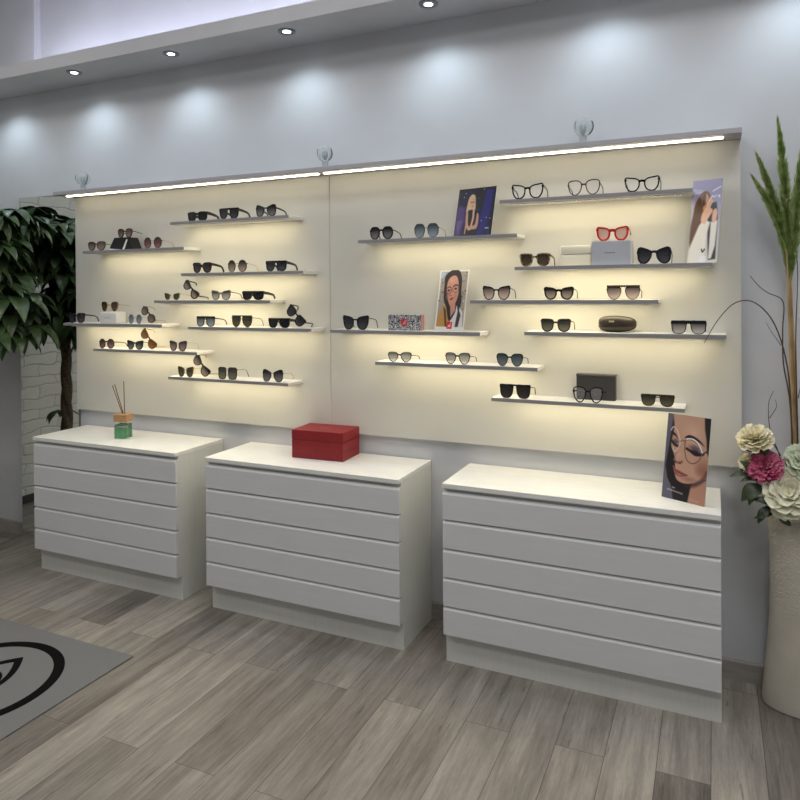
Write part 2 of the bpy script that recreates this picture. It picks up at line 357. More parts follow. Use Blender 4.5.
# globe lamps on the canopy
for x, w in ((-3.98, 'at the left end of the canopy'), (-2.04, 'above the seam between the two panels'), (-.58, 'on the canopy over the right panel')):
    t = thing('globe_lamp', 'small pale round globe lamp on a short neck ' + w, 'lamp', (x, .03, 2.5345), group='globe lamps on the canopy')
    b = BM(); lathe(b, [(.026,0),(.026,.004),(.019,.007),(.017,.035),(.020,.042)], 24); obj('neck', b, M['spot_white'], t, smooth=True)
    b = BM(); lathe(b, [(max(.001,.047*math.sin(PI*i/20)), .088-.047*math.cos(PI*i/20)) for i in range(21)], 32); obj('globe', b, M['globe'], t, smooth=True)
    b = BM(); lathe(b, [(.006,.05),(.015,.07),(.016,.088),(.010,.10),(.002,.104)], 16); obj('bulb', b, M['spot_white'], t, smooth=True)
    b = BM(); tube(b, [(.050*math.cos(a), -.008, .088+.050*math.sin(a)) for a in np.linspace(-1.0, .55, 12)], [.0012]+[.0032]*10+[.0012], 6); obj('bracket', b, M['spot_dark'], t, smooth=True)
    b = BM(); tube(b, [(-.030, -.037, .075), (-.031, -.037, .088), (-.030, -.036, .112)], .0016, 6); obj('seam_clip', b, M['spot_dark'], t, smooth=True)

# ------------------------------------------------------------------ drawer cabinets
def cabinet(x0, x1, H, yf, yp, label):
    t = thing('drawer_cabinet', label, 'cabinet', ((x0+x1)/2, yp, 0), group='white drawer cabinets under the panels')
    c = (x0+x1)/2; a = x0-c; d = x1-c; yb = .138-yp; f = yf-yp
    top = .024; gap = .012
    b = BM(); box(b, a, d, f, yb, H-top, H, .0025); obj('top', b, M['cabtop'], t)
    dt = .022                                 # drawer front thickness
    hz = (H-top-gap-.148)/5; z0 = .148
    b = BM()
    box(b, a+.001, d-.001, f+.006+dt+.001, yb, .146, H-top-.0002)
    obj('carcass', b, M['cabside'], t)
    b = BM(); box(b, a+.0012, d-.0012, 0, yb, 0, .1455)
    obj('plinth', b, M['cabside'], t)
    for k in range(5):
        b = BM(); za = z0+k*hz; zb = za+hz-.0065
        y0 = f+.006; y1 = y0+dt
        prism(b, [(y1,za),(y0+.001,za),(y0,za+.001),(y0,zb-.014),(y0+.002,zb-.010),(y0+.012,zb),(y1,zb)], 'x', a+.0015, d-.0015)
        obj('drawer', b, M['cab'], t)
    return t
cabinet(-4.086, -2.878, .886, -.300, -.2435, 'white five-drawer cabinet nearest the leafy plant, reed diffuser on top')
cabinet(-2.657, -1.437, .884, -.302, -.2435, 'middle white five-drawer cabinet with the red box on top')
cabinet(-1.210, .0245, .889, -.291, -.2435, 'white five-drawer cabinet beside the tall vase, face poster on top')

# red box
t = thing('gift_box', 'red leatherette gift box with layered sides on the middle cabinet', 'box', (-2.190, -.112, .884), (0,0,.043))
b = BM(); box(b, 0, .324, 0, .212, 0, .104, .002); obj('body', b, M['redbox'], t)
b = BM(); box(b, -.001, .325, -.001, .213, .106, .160, .003); obj('lid', b, M['redbox'], t)
b = BM(); box(b, .004, .320, .004, .208, .103, .107); box(b, .3235, .3246, .004, .208, .049, .052); obj('seam', b, M['redbox_line'], t)
b = BM()
for i in range(7): box(b, .128+i*.009, .134+i*.009, .098, .108, .160, .1603)
obj('lettering', b, M['foil'], t)

# reed diffuser
t = thing('reed_diffuser', 'small green glass reed diffuser with a wooden cap and brown reeds on the left cabinet', 'diffuser', (-3.507, -.085, .880), (0,0,.25))
def roundsq(h, r, n=6):
    pts = []
    for cx, cy, a0 in ((h-r,h-r,0),(-h+r,h-r,PI/2),(-h+r,-h+r,PI),(h-r,-h+r,1.5*PI)):
        for i in range(n+1): pts.append((cx+r*math.cos(a0+i*PI/2/n), cy+r*math.sin(a0+i*PI/2/n)))
    return pts
def loft(bm, secs):
    rings = [[bm.verts.new((x, y, z)) for x, y in pts] for pts, z in secs]
    n = len(rings[0])
    for p, q in zip(rings, rings[1:]):
        for k in range(n): bm.faces.new((p[k], p[(k+1)%n], q[(k+1)%n], q[k]))
    bm.faces.new(rings[0][::-1]); bm.faces.new(rings[-1])
b = BM(); loft(b, [(roundsq(.041,.012),0),(roundsq(.043,.012),.004),(roundsq(.043,.012),.088),(roundsq(.037,.012),.096),(roundsq(.016,.012),.099),(roundsq(.016,.012),.112)]); obj('bottle', b, M['glass'], t, smooth=True)
b = BM(); loft(b, [(roundsq(.037,.010),.010),(roundsq(.038,.010),.013),(roundsq(.038,.010),.074),(roundsq(.037,.010),.075)]); obj('liquid', b, M['liquid'], t, smooth=True)
b = BM(); box(b, -.048, .048, -.038, .038, .112, .160, .003); obj('wooden_cap', b, M['wood'], t)
for p in [((-.006,.0,.161),(-.072,-.005,.345)), ((-.002,.004,.161),(-.062,.004,.352)), ((.010,.0,.161),(.004,.004,.372))]:
    b = BM(); tube(b, [p[0], p[1]], .0030, 8); obj('reed', b, M['reed'], t, smooth=True)

# ------------------------------------------------------------------ eyewear
SH = {
 'round': [(math.cos(a), math.sin(a)) for a in np.linspace(0, 2*PI, 13)[:-1]],
 'square': [(-.95,.75),(-.72,.98),(0,1),(.65,.99),(.95,.8),(1,.1),(.88,-.75),(.5,-1),(-.5,-1),(-.88,-.75),(-1,.1)],
 'wayfarer': [(-.92,.82),(-.5,.97),(.4,1),(.97,.95),(1,.55),(.82,-.5),(.4,-.98),(-.3,-1),(-.78,-.6),(-.97,.2)],
 'cat': [(-.88,.55),(-.3,.84),(.45,.95),(1,1),(1,.45),(.84,-.35),(.4,-.92),(-.1,-1),(-.62,-.8),(-.94,-.2)],
 'butterfly': [(-.85,.55),(-.2,.8),(.55,1),(.95,.88),(1,.2),(.86,-.65),(.35,-1),(-.35,-.88),(-.85,-.3),(-.97,.2)],
 'aviator': [(-.9,.85),(-.3,1),(.6,1),(.96,.85),(1,.4),(.85,-.4),(.35,-.98),(-.25,-.95),(-.78,-.35),(-1,.35)],
 'flat': [(-.97,1),(0,1),(.97,1),(1,.6),(.9,-.5),(.5,-1),(-.4,-1),(-.85,-.5),(-1,.3)],
 'hex': [(-.6,.95),(0,1),(.55,.98),(.95,.5),(.97,-.3),(.5,-.95),(-.35,-1),(-.9,-.4),(-.97,.4)],
 'panto': [(-.9,.7),(-.4,.97),(.4,1),(.92,.85),(1,.3),(.75,-.55),(.25,-1),(-.3,-1),(-.78,-.5),(-1,.2)],
}
def outline(shape, sub=4):
    c = SH[shape]; n = len(c); out = []
    for i in range(n):
        p0, p1, p2, p3 = (np.array(c[(i+j-1) % n]) for j in range(4))
        for s in range(sub):
            t_ = s/sub
            out.append(.5*((2*p1)+(-p0+p2)*t_+(2*p0-5*p1+4*p2-p3)*t_**2+(-p0+3*p1-3*p2+p3)*t_**3))
    return np.array(out)
def offset(poly, r):
    n = len(poly); area = sum(poly[i][0]*poly[(i+1)%n][1]-poly[(i+1)%n][0]*poly[i][1] for i in range(n))
    s = 1 if area > 0 else -1; out = []
    for i in range(n):
        d = poly[(i+1)%n]-poly[i-1]; d = d/np.linalg.norm(d)
        out.append(poly[i]+s*r*np.array([d[1], -d[0]]))
    return np.array(out)
def glasses(shelf, x, y, W, H, shape, frame, lens, label, rim=.004, th=.006, bridge=.016, brow=0, temple=None, roll=0, yaw=0, z=None, fold=False,
            cat='sunglasses', depth=.006, wire=False, dx=0, pitch=0, name='sunglasses'):
    grp = 'eyewear on the left panel' if shelf[0] == 'S' else 'eyewear on the right panel'
    root = thing(name, label, cat, group=grp)
    fm = M[frame]; tm = M[temple or frame]; lm = lens_mat(*LN[lens])
    a = (W-bridge)/4-rim; c = H/2-rim
    o = outline(shape); K = 1.0
    curve = lambda px: K*px*px
    b = BM()
    inn = {}
    for s in (1, -1):
        q = np.array([[s*(bridge/2+a+rim+u*a), H/2+v*c] for u, v in o]); inn[s] = q
        out = offset(q, rim); n = len(q)
        L = [[b.verts.new((p[0], yy+curve(p[0]), p[1])) for p in pl] for pl, yy in ((out,-depth/2),(out,depth/2),(q,depth/2),(q,-depth/2))]
        for k in range(4):
            A, B = L[k], L[(k+1)%4]
            for i in range(n): b.faces.new((A[i], A[(i+1)%n], B[(i+1)%n], B[i]))
    # bridge and end pieces
    bz = H-brow*.9 if brow else H*.68; bh = .0022 if wire else max(rim*1.1, .005)
    if wire: tube(b, [(-bridge/2-.001,0,bz-.002),(-bridge/4,0,bz+.001),(bridge/4,0,bz+.001),(bridge/2+.001,0,bz-.002)], .0013, 6)
    else:
        prism(b, [(-bridge/2-rim*.6,bz-bh),(-bridge/4,bz-bh*.4),(bridge/4,bz-bh*.4),(bridge/2+rim*.6,bz-bh),(bridge/2+rim*.6,bz+bh),(bridge/4,bz+bh*1.1),(-bridge/4,bz+bh*1.1),(-bridge/2-rim*.6,bz+bh)], 'y', -depth/2+.0003, depth/2-.0003)
    hz = H*.80 if shape in ('flat','wayfarer','cat','square','aviator') else H*.68
    ec = curve(W/2)
    for s in (1, -1):
        e0, e1 = sorted((s*(W/2-rim*1.2-.001), s*(W/2+.0022)))
        box(b, e0, e1, -depth/2+ec-.0004, depth/2+ec+.004, hz-max(th*.5,.0018), min(hz+max(th*.5,.0018), H+.001))
    if brow:
        xs = np.linspace(-W/2, W/2, 13)
        A = [[b.verts.new((px, yy+curve(px), zz)) for px in xs] for yy, zz in ((-depth/2-.0006,H-brow),(-depth/2-.0006,H+.0006),(depth/2,H+.0006),(depth/2,H-brow))]
        for k in range(4):
            P_, Q_ = A[k], A[(k+1)%4]
            for i in range(12): b.faces.new((P_[i], P_[i+1], Q_[i+1], Q_[i]))
        b.faces.new([A[k][0] for k in range(4)]); b.faces.new([A[k][-1] for k in range(4)][::-1])
    obj('frame', b, fm, root)
    for s in (1, -1):
        b = BM(); q = offset(inn[s], .0006)
        F = [b.verts.new((p[0], curve(p[0])-.0008, p[1])) for p in q]; Bk = [b.verts.new((p[0], curve(p[0])+.0008, p[1])) for p in q]
        b.faces.new(F); b.faces.new(Bk[::-1]); n = len(q)
        for i in range(n): b.faces.new((F[i], F[(i+1)%n], Bk[(i+1)%n], Bk[i]))
        obj('lens', b, lm, root)
    for s in (1, -1):
        b = BM(); xh = s*W/2; yh = ec+.003
        if fold:
            yy = yh+.006+(.005 if s > 0 else 0)
            pts = [(xh, yh, hz), (xh-s*.006, yy, hz), (xh-s*.05, yy+.003, hz), (xh-s*.095, yy+.003, hz-.004), (xh-s*.122, yy+.002, hz-.022)]
            tube(b, pts, [th*.5, th*.5, th*.45, th*.4, th*.4], 6)
        elif wire: 
            tube(b, [(xh, yh, hz),(xh+s*.001, yh+.05, hz-.004),(xh, yh+.086, hz-.009),(xh-s*.002, yh+.102, hz*.62),(xh-s*.004, yh+.118, .004)], [.0017,.0016,.0016,.0020,.0026], 6)
        else:
            sweep_rect(b, [(xh, yh, hz),(xh+s*.001, yh+.04, hz-.004),(xh, yh+.084, hz-.011),(xh-s*.002, yh+.101, hz*.62),(xh-s*.004, yh+.118, .006)], [th*1.15, th, th*.85, th*.85, th*.9], .0038)
        obj('temple', b, tm, root)
    # stand it on its shelf
    R = Euler((pitch, roll, yaw), 'XYZ').to_matrix()
    zs = SHELF[shelf][2] if z is None else z
    mz = min((R @ v.co).z for ch in root.children for v in ch.data.vertices)
    root.rotation_euler = (pitch, roll, yaw)
    root.location = (x-(math.sin(roll)*H/2 if roll < 2 else 0), y, zs-mz+.0003)
    return root
G0 = -.034                                    # how far out the fronts stand
A = glasses
# left panel
A('S1', -2.926, G0, .149, .056, 'square', 'black', 'black', 'chunky square black sunglasses, leftmost on the top shelf of the left panel', rim=.009, th=.018)
A('S1', -2.682, G0, .142, .064, 'wayfarer', 'black', 'smoke', 'black flat-browed sunglasses, middle of three on the top shelf of the left panel', rim=.006, th=.015, brow=.010)
A('S1', -2.411, G0, .140, .070, 'butterfly', 'black', 'blackgrad', 'black butterfly sunglasses, rightmost on the top shelf of the left panel', rim=.005, th=.009)
A('S2', -3.79, G0, .158, .060, 'panto', 'tortoise', 'rosebrown', 'dark-rimmed rounded sunglasses with grey-brown lenses, leftmost on the second-highest left shelf', rim=.004, wire=False, th=.003, temple='dark_metal')
A('S2', -3.292, G0, .143, .072, 'round', 'burgundy', 'redgrad', 'oval red-tinted sunglasses with thin gold temples beside the black case', rim=.0028, wire=True, temple='gold', bridge=.026)
A('S3', -2.891, G0, .143, .064, 'wayfarer', 'tortoise', 'smoke', 'thick dark tortoiseshell sunglasses, leftmost on the third-highest left shelf', rim=.006, th=.015)
A('S3', -2.624, G0, .136, .074, 'round', 'dark_metal', 'browngrad', 'large round wire sunglasses between two black pairs on the third-highest left shelf', rim=.0022, wire=True, temple='gold', bridge=.022)
A('S3', -2.342, G0, .143, .060, 'flat', 'black', 'smoke', 'black flat-top sunglasses, rightmost on the third-highest left shelf', rim=.005, th=.015, brow=.012)
A('S4', -3.134, G0, .123, .046, 'cat', 'gold', 'green', 'small thin-framed sunglasses with dark green lenses, leftmost on the fourth-highest left shelf', rim=.0022, wire=True, bridge=.024)
A('S4', -2.992, G0+.012, .138, .058, 'butterfly', 'black', 'browngrad', 'dark sunglasses tipped on end behind the small green pair', rim=.006, th=.008, roll=math.radians(44))
A('S4', -2.748, G0, .141, .060, 'cat', 'grey_ac', 'greygrad', 'translucent grey winged sunglasses on the fourth-highest left shelf', rim=.005, th=.005)
A('S4', -2.510, G0, .152, .052, 'flat', 'black', 'black', 'low wide black shield sunglasses, rightmost on the fourth-highest left shelf', rim=.006, th=.016, brow=.014, bridge=.010)
A('S5', -3.985, G0, .150, .068, 'wayfarer', 'black', 'smoke', 'black sunglasses straddling the left edge of the left panel', rim=.006, th=.008)
bx = 1.624
A('S5', -3.720, .008, .150, .066, 'panto', 'gold', 'brown', 'brown-lensed sunglasses resting on the small white case', rim=.0025, wire=True, bridge=.034, z=bx+.078)
A('S5', -3.447, G0, .112, .064, 'round', 'steel', 'blue', 'small round pale blue sunglasses beside the white case', rim=.0022, wire=True, bridge=.022)
A('S5', -3.340, G0+.004, .132, .060, 'round', 'tortoise', 'rosebrown', 'brown round sunglasses tipped on end beside the pale blue pair', rim=.004, th=.004, roll=math.radians(42), temple='gold')
A('S6', -2.868, G0, .138, .062, 'flat', 'black', 'bluegrey', 'black flat-top sunglasses with blue-grey lenses, leftmost on the shelf reaching the seam', rim=.004, th=.006, brow=.012)
A('S6', -2.593, G0, .146, .070, 'aviator', 'dark_metal', 'khaki', 'olive-lensed aviator sunglasses on the shelf reaching the seam', rim=.003, wire=True, brow=.006, bridge=.012)
A('S6', -2.325, G0, .146, .056, 'flat', 'black', 'black', 'black rectangular sunglasses in front of the tipped black pair', rim=.006, th=.015, brow=.012)
A('S6', -2.220, G0+.016, .146, .062, 'wayfarer', 'black', 'smoke', 'black sunglasses tipped on end, rightmost on the shelf reaching the seam', rim=.005, th=.008, roll=math.radians(45))
A('S7', -3.706, G0, .132, .066, 'round', 'tortoise', 'redgrad', 'round tortoiseshell sunglasses with reddish lenses, leftmost on the second-lowest left shelf', rim=.005, th=.005, bridge=.020)
A('S7', -3.452, G0, .136, .060, 'cat', 'black', 'blackgrad', 'black cat-eye sunglasses with fading grey lenses beside the tipped amber pair', rim=.005, th=.003)
A('S7', -3.345, G0+.008, .150, .062, 'butterfly', 'amber_ac', 'amber', 'amber sunglasses tipped on end on the second-lowest left shelf', rim=.003, th=.003, roll=math.radians(46), temple='gold')
A('S7', -3.090, G0, .134, .066, 'cat', 'black', 'pinkgrad', 'plum-tinted cat-eye sunglasses, rightmost on the second-lowest left shelf', rim=.004, th=.0026, temple='gold', wire=True)
A('S8', -3.030, G0, .120, .066, 'cat', 'amber_ac', 'khaki', 'amber-brown cat-eye sunglasses, leftmost on the lowest left shelf', rim=.003, wire=True, temple='gold')
A('S8', -2.915, G0+.012, .152, .064, 'butterfly', 'black', 'browngrad', 'dark sunglasses tipped on end on the lowest left shelf', rim=.004, th=.005, roll=math.radians(48), temple='gold')
A('S8', -2.704, G0, .138, .074, 'square', 'brown', 'olivegrad', 'brown square sunglasses with slim temples on the lowest left shelf', rim=.004, wire=True, temple='dark_metal')
A('S8', -2.373, G0, .140, .074, 'butterfly', 'black', 'blackgrad', 'black butterfly sunglasses with fading lenses, rightmost on the lowest left shelf', rim=.004, wire=True, temple='gold')
# right panel
A('R1', -1.652, G0, .138, .068, 'hex', 'black', 'blackgrad', 'black angular sunglasses, leftmost on the second-highest right shelf', rim=.0062, th=.005, wire=False)
A('R1', -1.387, G0, .136, .072, 'hex', 'dark_metal', 'bluegrey', 'thin round sunglasses with blue-grey lenses beside the poster of a blonde woman', rim=.0024, wire=True, temple='gold')
A('R2', -.842, G0, .158, .074, 'cat', 'black', 'clear', 'black cat-eye glasses with clear lenses, leftmost on the top right shelf', rim=.0062, th=.008, cat='glasses', name='eyeglasses')
A('R2', -.567, G0, .152, .072, 'panto', 'tortoise', 'clear', 'tortoiseshell rounded glasses with clear lenses, middle of the top right shelf', rim=.0045, th=.004, cat='glasses', name='eyeglasses')
A('R2', -.302, G0, .154, .070, 'cat', 'black', 'clear', 'black cat-eye glasses with clear lenses, rightmost on the top right shelf', rim=.0062, th=.007, cat='glasses', name='eyeglasses')
A('R3', -.807, G0, .152, .064, 'wayfarer', 'tortoise_pale', 'brown', 'speckled tortoiseshell sunglasses, leftmost beside the cream case', rim=.006, th=.009)
A('R3', -.441, .005, .148, .070, 'cat', 'red_acetate', 'palered', 'bright red cat-eye glasses standing on the light grey box', rim=.0085, th=.009, z=1.943+.1145, cat='glasses', name='eyeglasses')
A('R3', -.251, G0, .148, .078, 'butterfly', 'black', 'smoke', 'large black butterfly sunglasses beside the light grey box', rim=.007, th=.012)
A('R4', -1.005, G0, .142, .072, 'cat', 'black', 'peach', 'black butterfly sunglasses with peach lenses, leftmost on the fourth-highest right shelf', rim=.0045, th=.004)
A('R4', -.690, G0, .144, .064, 'cat', 'black', 'browngrad', 'black cat-eye sunglasses with darker lenses, middle of the fourth-highest right shelf', rim=.007, th=.005)
A('R4', -.388, G0, .150, .066, 'panto', 'brown', 'peach', 'brown-browed sunglasses with peach lenses, rightmost on the fourth-highest right shelf', rim=.003, th=.004, brow=.007)
A('R5', -1.816, G0, .160, .080, 'cat', 'black', 'smoke', 'big rounded black sunglasses beside the leopard print box', rim=.005, th=.003, bridge=.018, temple='dark_metal')
A('R6', -.706, G0, .146, .064, 'wayfarer', 'brown', 'olivegrad', 'brown thick-rimmed sunglasses beside the brown hard case', rim=.0055, th=.006)
A('R6', -.105, G0, .146, .060, 'flat', 'black', 'greygrad', 'flat-top black and grey sunglasses, rightmost on the shelf nearest the vase', rim=.0035, th=.008, brow=.014)
A('R7', -1.548, G0, .138, .054, 'panto', 'black', 'greylens', 'dark panto glasses with pale grey lenses, leftmost on the second-lowest right shelf', rim=.003, th=.004, cat='glasses')
A('R7', -1.216, G0, .134, .060, 'panto', 'black', 'greylens', 'dark panto glasses with pale grey lenses, middle of the second-lowest right shelf', rim=.0035, th=.004, cat='glasses')
A('R7', -.938, G0, .136, .064, 'panto', 'black', 'teal', 'dark panto sunglasses with blue-grey lenses, rightmost on the second-lowest right shelf', rim=.0035, th=.004)
A('R8', -.912, G0, .156, .068, 'flat', 'black', 'darkbrown', 'black flat-top sunglasses, leftmost on the lowest right shelf', rim=.003, th=.005, brow=.006)
A('R8', -.552, G0-.008, .140, .076, 'panto', 'black', 'clear', 'black glasses standing in front of the charcoal box', rim=.005, th=.008, cat='glasses', name='eyeglasses')
A('R8', -.239, G0+.005, .146, .054, 'wayfarer', 'tortoise', 'khaki', 'brown sunglasses set down folded, rightmost on the lowest right shelf', rim=.0035, th=.006, pitch=-.15, fold=True, brow=.006)

# boxes and cases on the shelves
t = thing('folding_case', 'black tent-shaped folding eyewear case with a white stripe on the second-highest left shelf', 'eyewear case', (-3.585, .005, 2.114), group='cases and boxes on the shelves')
b = BM(); prism(b, [(-.105,0.012),(-.06,.082),(.07,.082),(.108,.0),(.03,.0)], 'y', -.02, .06); obj('shell', b, M['black_cloth'], t)
b = BM(); prism(b, [(-.105,0),(.028,0),(-.104,.012)], 'y', -.021, .06); prism(b, [(.012,.001),(.030,.001),(.060,.066),(.050,.070)], 'y', -.0225, -.0201); obj('lining', b, M['white_lining'], t)
A('S2', -3.588, .022, .126, .060, 'panto', 'tortoise', 'rosebrown', 'brown-lensed sunglasses perched on the black folding case', rim=.0045, th=.004, z=2.114+.0825, bridge=.016)
t = thing('eyewear_case', 'small white rounded eyewear case under brown sunglasses', 'eyewear case', (-3.712, .033, 1.624), group='cases and boxes on the shelves')
b = BM(); box(b, -.080, .080, -.050, .040, 0, .077, .012); obj('body', b, M['white_card'], t, smooth=True)
b = BM(); box(b, -.030, .030, -.0506, -.0502, .034, .040); obj('lettering', b, M['grey_card'], t)
t = thing('cream_case', 'glossy cream eyewear case beside the light grey box', 'eyewear case', (-.612, .035, 1.943), group='cases and boxes on the shelves')
b = BM(); box(b, -.077, .073, -.03, .04, .0, .056, .008); obj('base', b, M['cream_card'], t, smooth=True)
b = BM(); box(b, -.077, .073, -.03, .04, .057, .100, .008); obj('lid', b, M['cream_card'], t, smooth=True)
t = thing('grey_box', 'light grey card box lettered on the front, carrying the red glasses', 'box', (-.442, .02, 1.943), group='cases and boxes on the shelves')
b = BM(); box(b, -.092, .086, -.05, .02, 0, .114, .0015); obj('sleeve', b, M['grey_card'], t)
b = BM(); box(b, .086, .094, -.048, .018, 0.002, .112, .001); obj('tray_end', b, M['white_card'], t)
b = BM()
for i in range(8): box(b, -.030+i*.0062, -.0256+i*.0062, -.0504, -.0501, .055, .060)
obj('lettering', b, M['text'], t)
t = thing('leopard_box', 'leopard print box with a red emblem beside rounded black sunglasses', 'box', (-1.535, .03, 1.612), group='cases and boxes on the shelves')
b = BM(); box(b, -.090, .103, -.04, .005, 0, .086, .0015); obj('carton', b, M['leopard'], t)
b = BM(); prism(b, [(.006+.020*math.cos(a), .044+.022*math.sin(a)) for a in np.linspace(0,2*PI,25)[:-1]], 'y', -.0408, -.0402); obj('emblem', b, mat('red_emblem', srgb(196,40,52), .5), t)
b = BM(); prism(b, [(-.002,.032),(.006,.032),(.014,.050),(.014,.032),(.018,.032),(.018,.058),(.012,.058),(.004,.044),(-.002,.044)], 'y', -.0413, -.0409); obj('emblem_mark', b, mat('pink_mark', srgb(232,150,150), .5), t)
b = BM(); box(b, .103, .106, -.038, .003, .002, .084); obj('reflection_strip', b, mat('coral_reflection', srgb(206,150,140), .5), t)  # thin strip coloured pink for the box's reflection on the panel
t = thing('hard_case', 'brown leather clamshell eyewear case on the shelf nearest the vase', 'eyewear case', (-.424, .035, 1.620), (0,0,.0), group='cases and boxes on the shelves')
b = BM()
secs = []
NS = 22
for i in range(NS+1):
    u = -1+2*i/NS; sx = max(.02, (1-abs(u)**3.2)**.5)
    ring = []
    for k in range(20):
        a = 2*PI*k/20
        cy, cz = math.cos(a), math.sin(a)
        e = .72
        yy = math.copysign(abs(cy)**e, cy)*.040*sx; zz = .040+math.copysign(abs(cz)**e, cz)*.040*(.35+.65*sx)*(1 if cz > 0 else 1)*(1-.16*max(0,u))
        ring.append(b.verts.new((u*.088, yy, zz)))
    secs.append(ring)
for p, q in zip(secs, secs[1:]):
    for k in range(20): b.faces.new((p[k], p[(k+1)%20], q[(k+1)%20], q[k]))
b.faces.new(secs[0][::-1]); b.faces.new(secs[-1])
mz = min(v.co.z for v in b.verts)
for v in b.verts: v.co.z -= mz
obj('shell', b, M['clam'], t, smooth=True)
b = BM(); tube(b, [(u*.0885, -.0405*max(.05,(1-abs(u)**3.2)**.5), .026) for u in np.linspace(-.99,.99,24)], .0011, 6); obj('seam', b, M['clam_line'], t, smooth=True)
b = BM(); box(b, -.034, -.010, -.0402, -.0396, .049, .057); obj('label_plate', b, M['gold_text'], t)
t = thing('charcoal_box', 'charcoal card box standing behind black glasses on the lowest right shelf', 'box', (-.530, .078, 1.282), group='cases and boxes on the shelves')
b = BM(); box(b, -.094, .092, -.020, .028, 0, .118, .0015); obj('carton', b, M['dark_card'], t)
b = BM(); box(b, -.096, .094, -.022, .030, .118, .126, .001); obj('lid', b, M['dark_card_edge'], t)

# ------------------------------------------------------------------ printed posters
class Canvas:
    def __init__(s, w, h, bg):
        s.w, s.h = w, h
        s.X, s.Y = np.meshgrid((np.arange(w)+.5)/w, (np.arange(h)+.5)/h)
        s.a = np.zeros((h, w, 3)); s.a[:] = np.array(bg)/255.
        s.asp = h/w
    def blend(s, m, c): s.a = s.a*(1-m[..., None]) + (np.array(c)/255.)*m[..., None]
    def sdist(s, pts):
        P_ = np.array(pts, float); n = len(P_)
        X, Y = s.X, s.Y*s.asp; P_ = P_*np.array([1, s.asp])
        d = np.full(X.shape, 9.); ins = np.zeros(X.shape, bool)
        for i in range(n):
            a, b_ = P_[i], P_[(i+1) % n]; e = b_-a
            t_ = np.clip(((X-a[0])*e[0]+(Y-a[1])*e[1])/(e@e+1e-12), 0, 1)
            d = np.minimum(d, np.hypot(X-a[0]-t_*e[0], Y-a[1]-t_*e[1]))
            c_ = ((a[1] > Y) != (b_[1] > Y)) & (X < (b_[0]-a[0])*(Y-a[1])/(b_[1]-a[1]+1e-12)+a[0]); ins ^= c_
        return np.where(ins, -d, d)
    def poly(s, pts, c, soft=.012, op=1): s.blend(np.clip(.5-s.sdist(smooth2(pts))/soft, 0, 1)*op, c)
    def hard(s, pts, c, soft=.008, op=1): s.blend(np.clip(.5-s.sdist(pts)/soft, 0, 1)*op, c)
    def ell(s, cx, cy, rx, ry, c, soft=.15, rot=0, op=1):
        x = s.X-cx; y = (s.Y-cy)*s.asp; ca, sa = math.cos(rot), math.sin(rot)
        u = (x*ca+y*sa)/rx; v = (-x*sa+y*ca)/(ry*s.asp)
        s.blend(np.clip((1-np.hypot(u, v))/soft, 0, 1)*op, c)
    def line(s, pts, w, c, op=1, soft=.006, sm=True):
        P_ = np.array(smooth2(pts, closed=False) if sm else pts, float)*np.array([1, s.asp]); X, Y = s.X, s.Y*s.asp
        d = np.full(X.shape, 9.)
        for a, b_ in zip(P_[:-1], P_[1:]):
            e = b_-a; t_ = np.clip(((X-a[0])*e[0]+(Y-a[1])*e[1])/(e@e+1e-12), 0, 1)
            d = np.minimum(d, np.hypot(X-a[0]-t_*e[0], Y-a[1]-t_*e[1]))
        s.blend(np.clip(.5-(d-w/2)/soft, 0, 1)*op, c)
def smooth2(pts, closed=True, sub=5):
    c = [np.array(p, float) for p in pts]; n = len(c); out = []
    rng = range(n) if closed else range(n-1)
    for i in rng:
        if closed: p0, p1, p2, p3 = c[i-1], c[i], c[(i+1)%n], c[(i+2)%n]
        else: p0, p1, p2, p3 = c[max(i-1,0)], c[i], c[i+1], c[min(i+2,n-1)]
        for k in range(sub):
            t_ = k/sub
            out.append(.5*((2*p1)+(-p0+p2)*t_+(2*p0-5*p1+4*p2-p3)*t_**2+(-p0+3*p1-3*p2+p3)*t_**3))
    if not closed: out.append(c[-1])
    return out
def lin(a): return np.where(a <= .04045, a/12.92, ((a+.055)/1.055)**2.4)
def print_mat():
    m = mat('glossy_print', (1,1,1,1), .28, spec=.4); nd, lk, p = N(m)
    at = nd.new('ShaderNodeAttribute'); at.attribute_name = 'ink'; lk.new(at.outputs['Color'], p.inputs['Base Color'])
    return m
PRINT = print_mat()
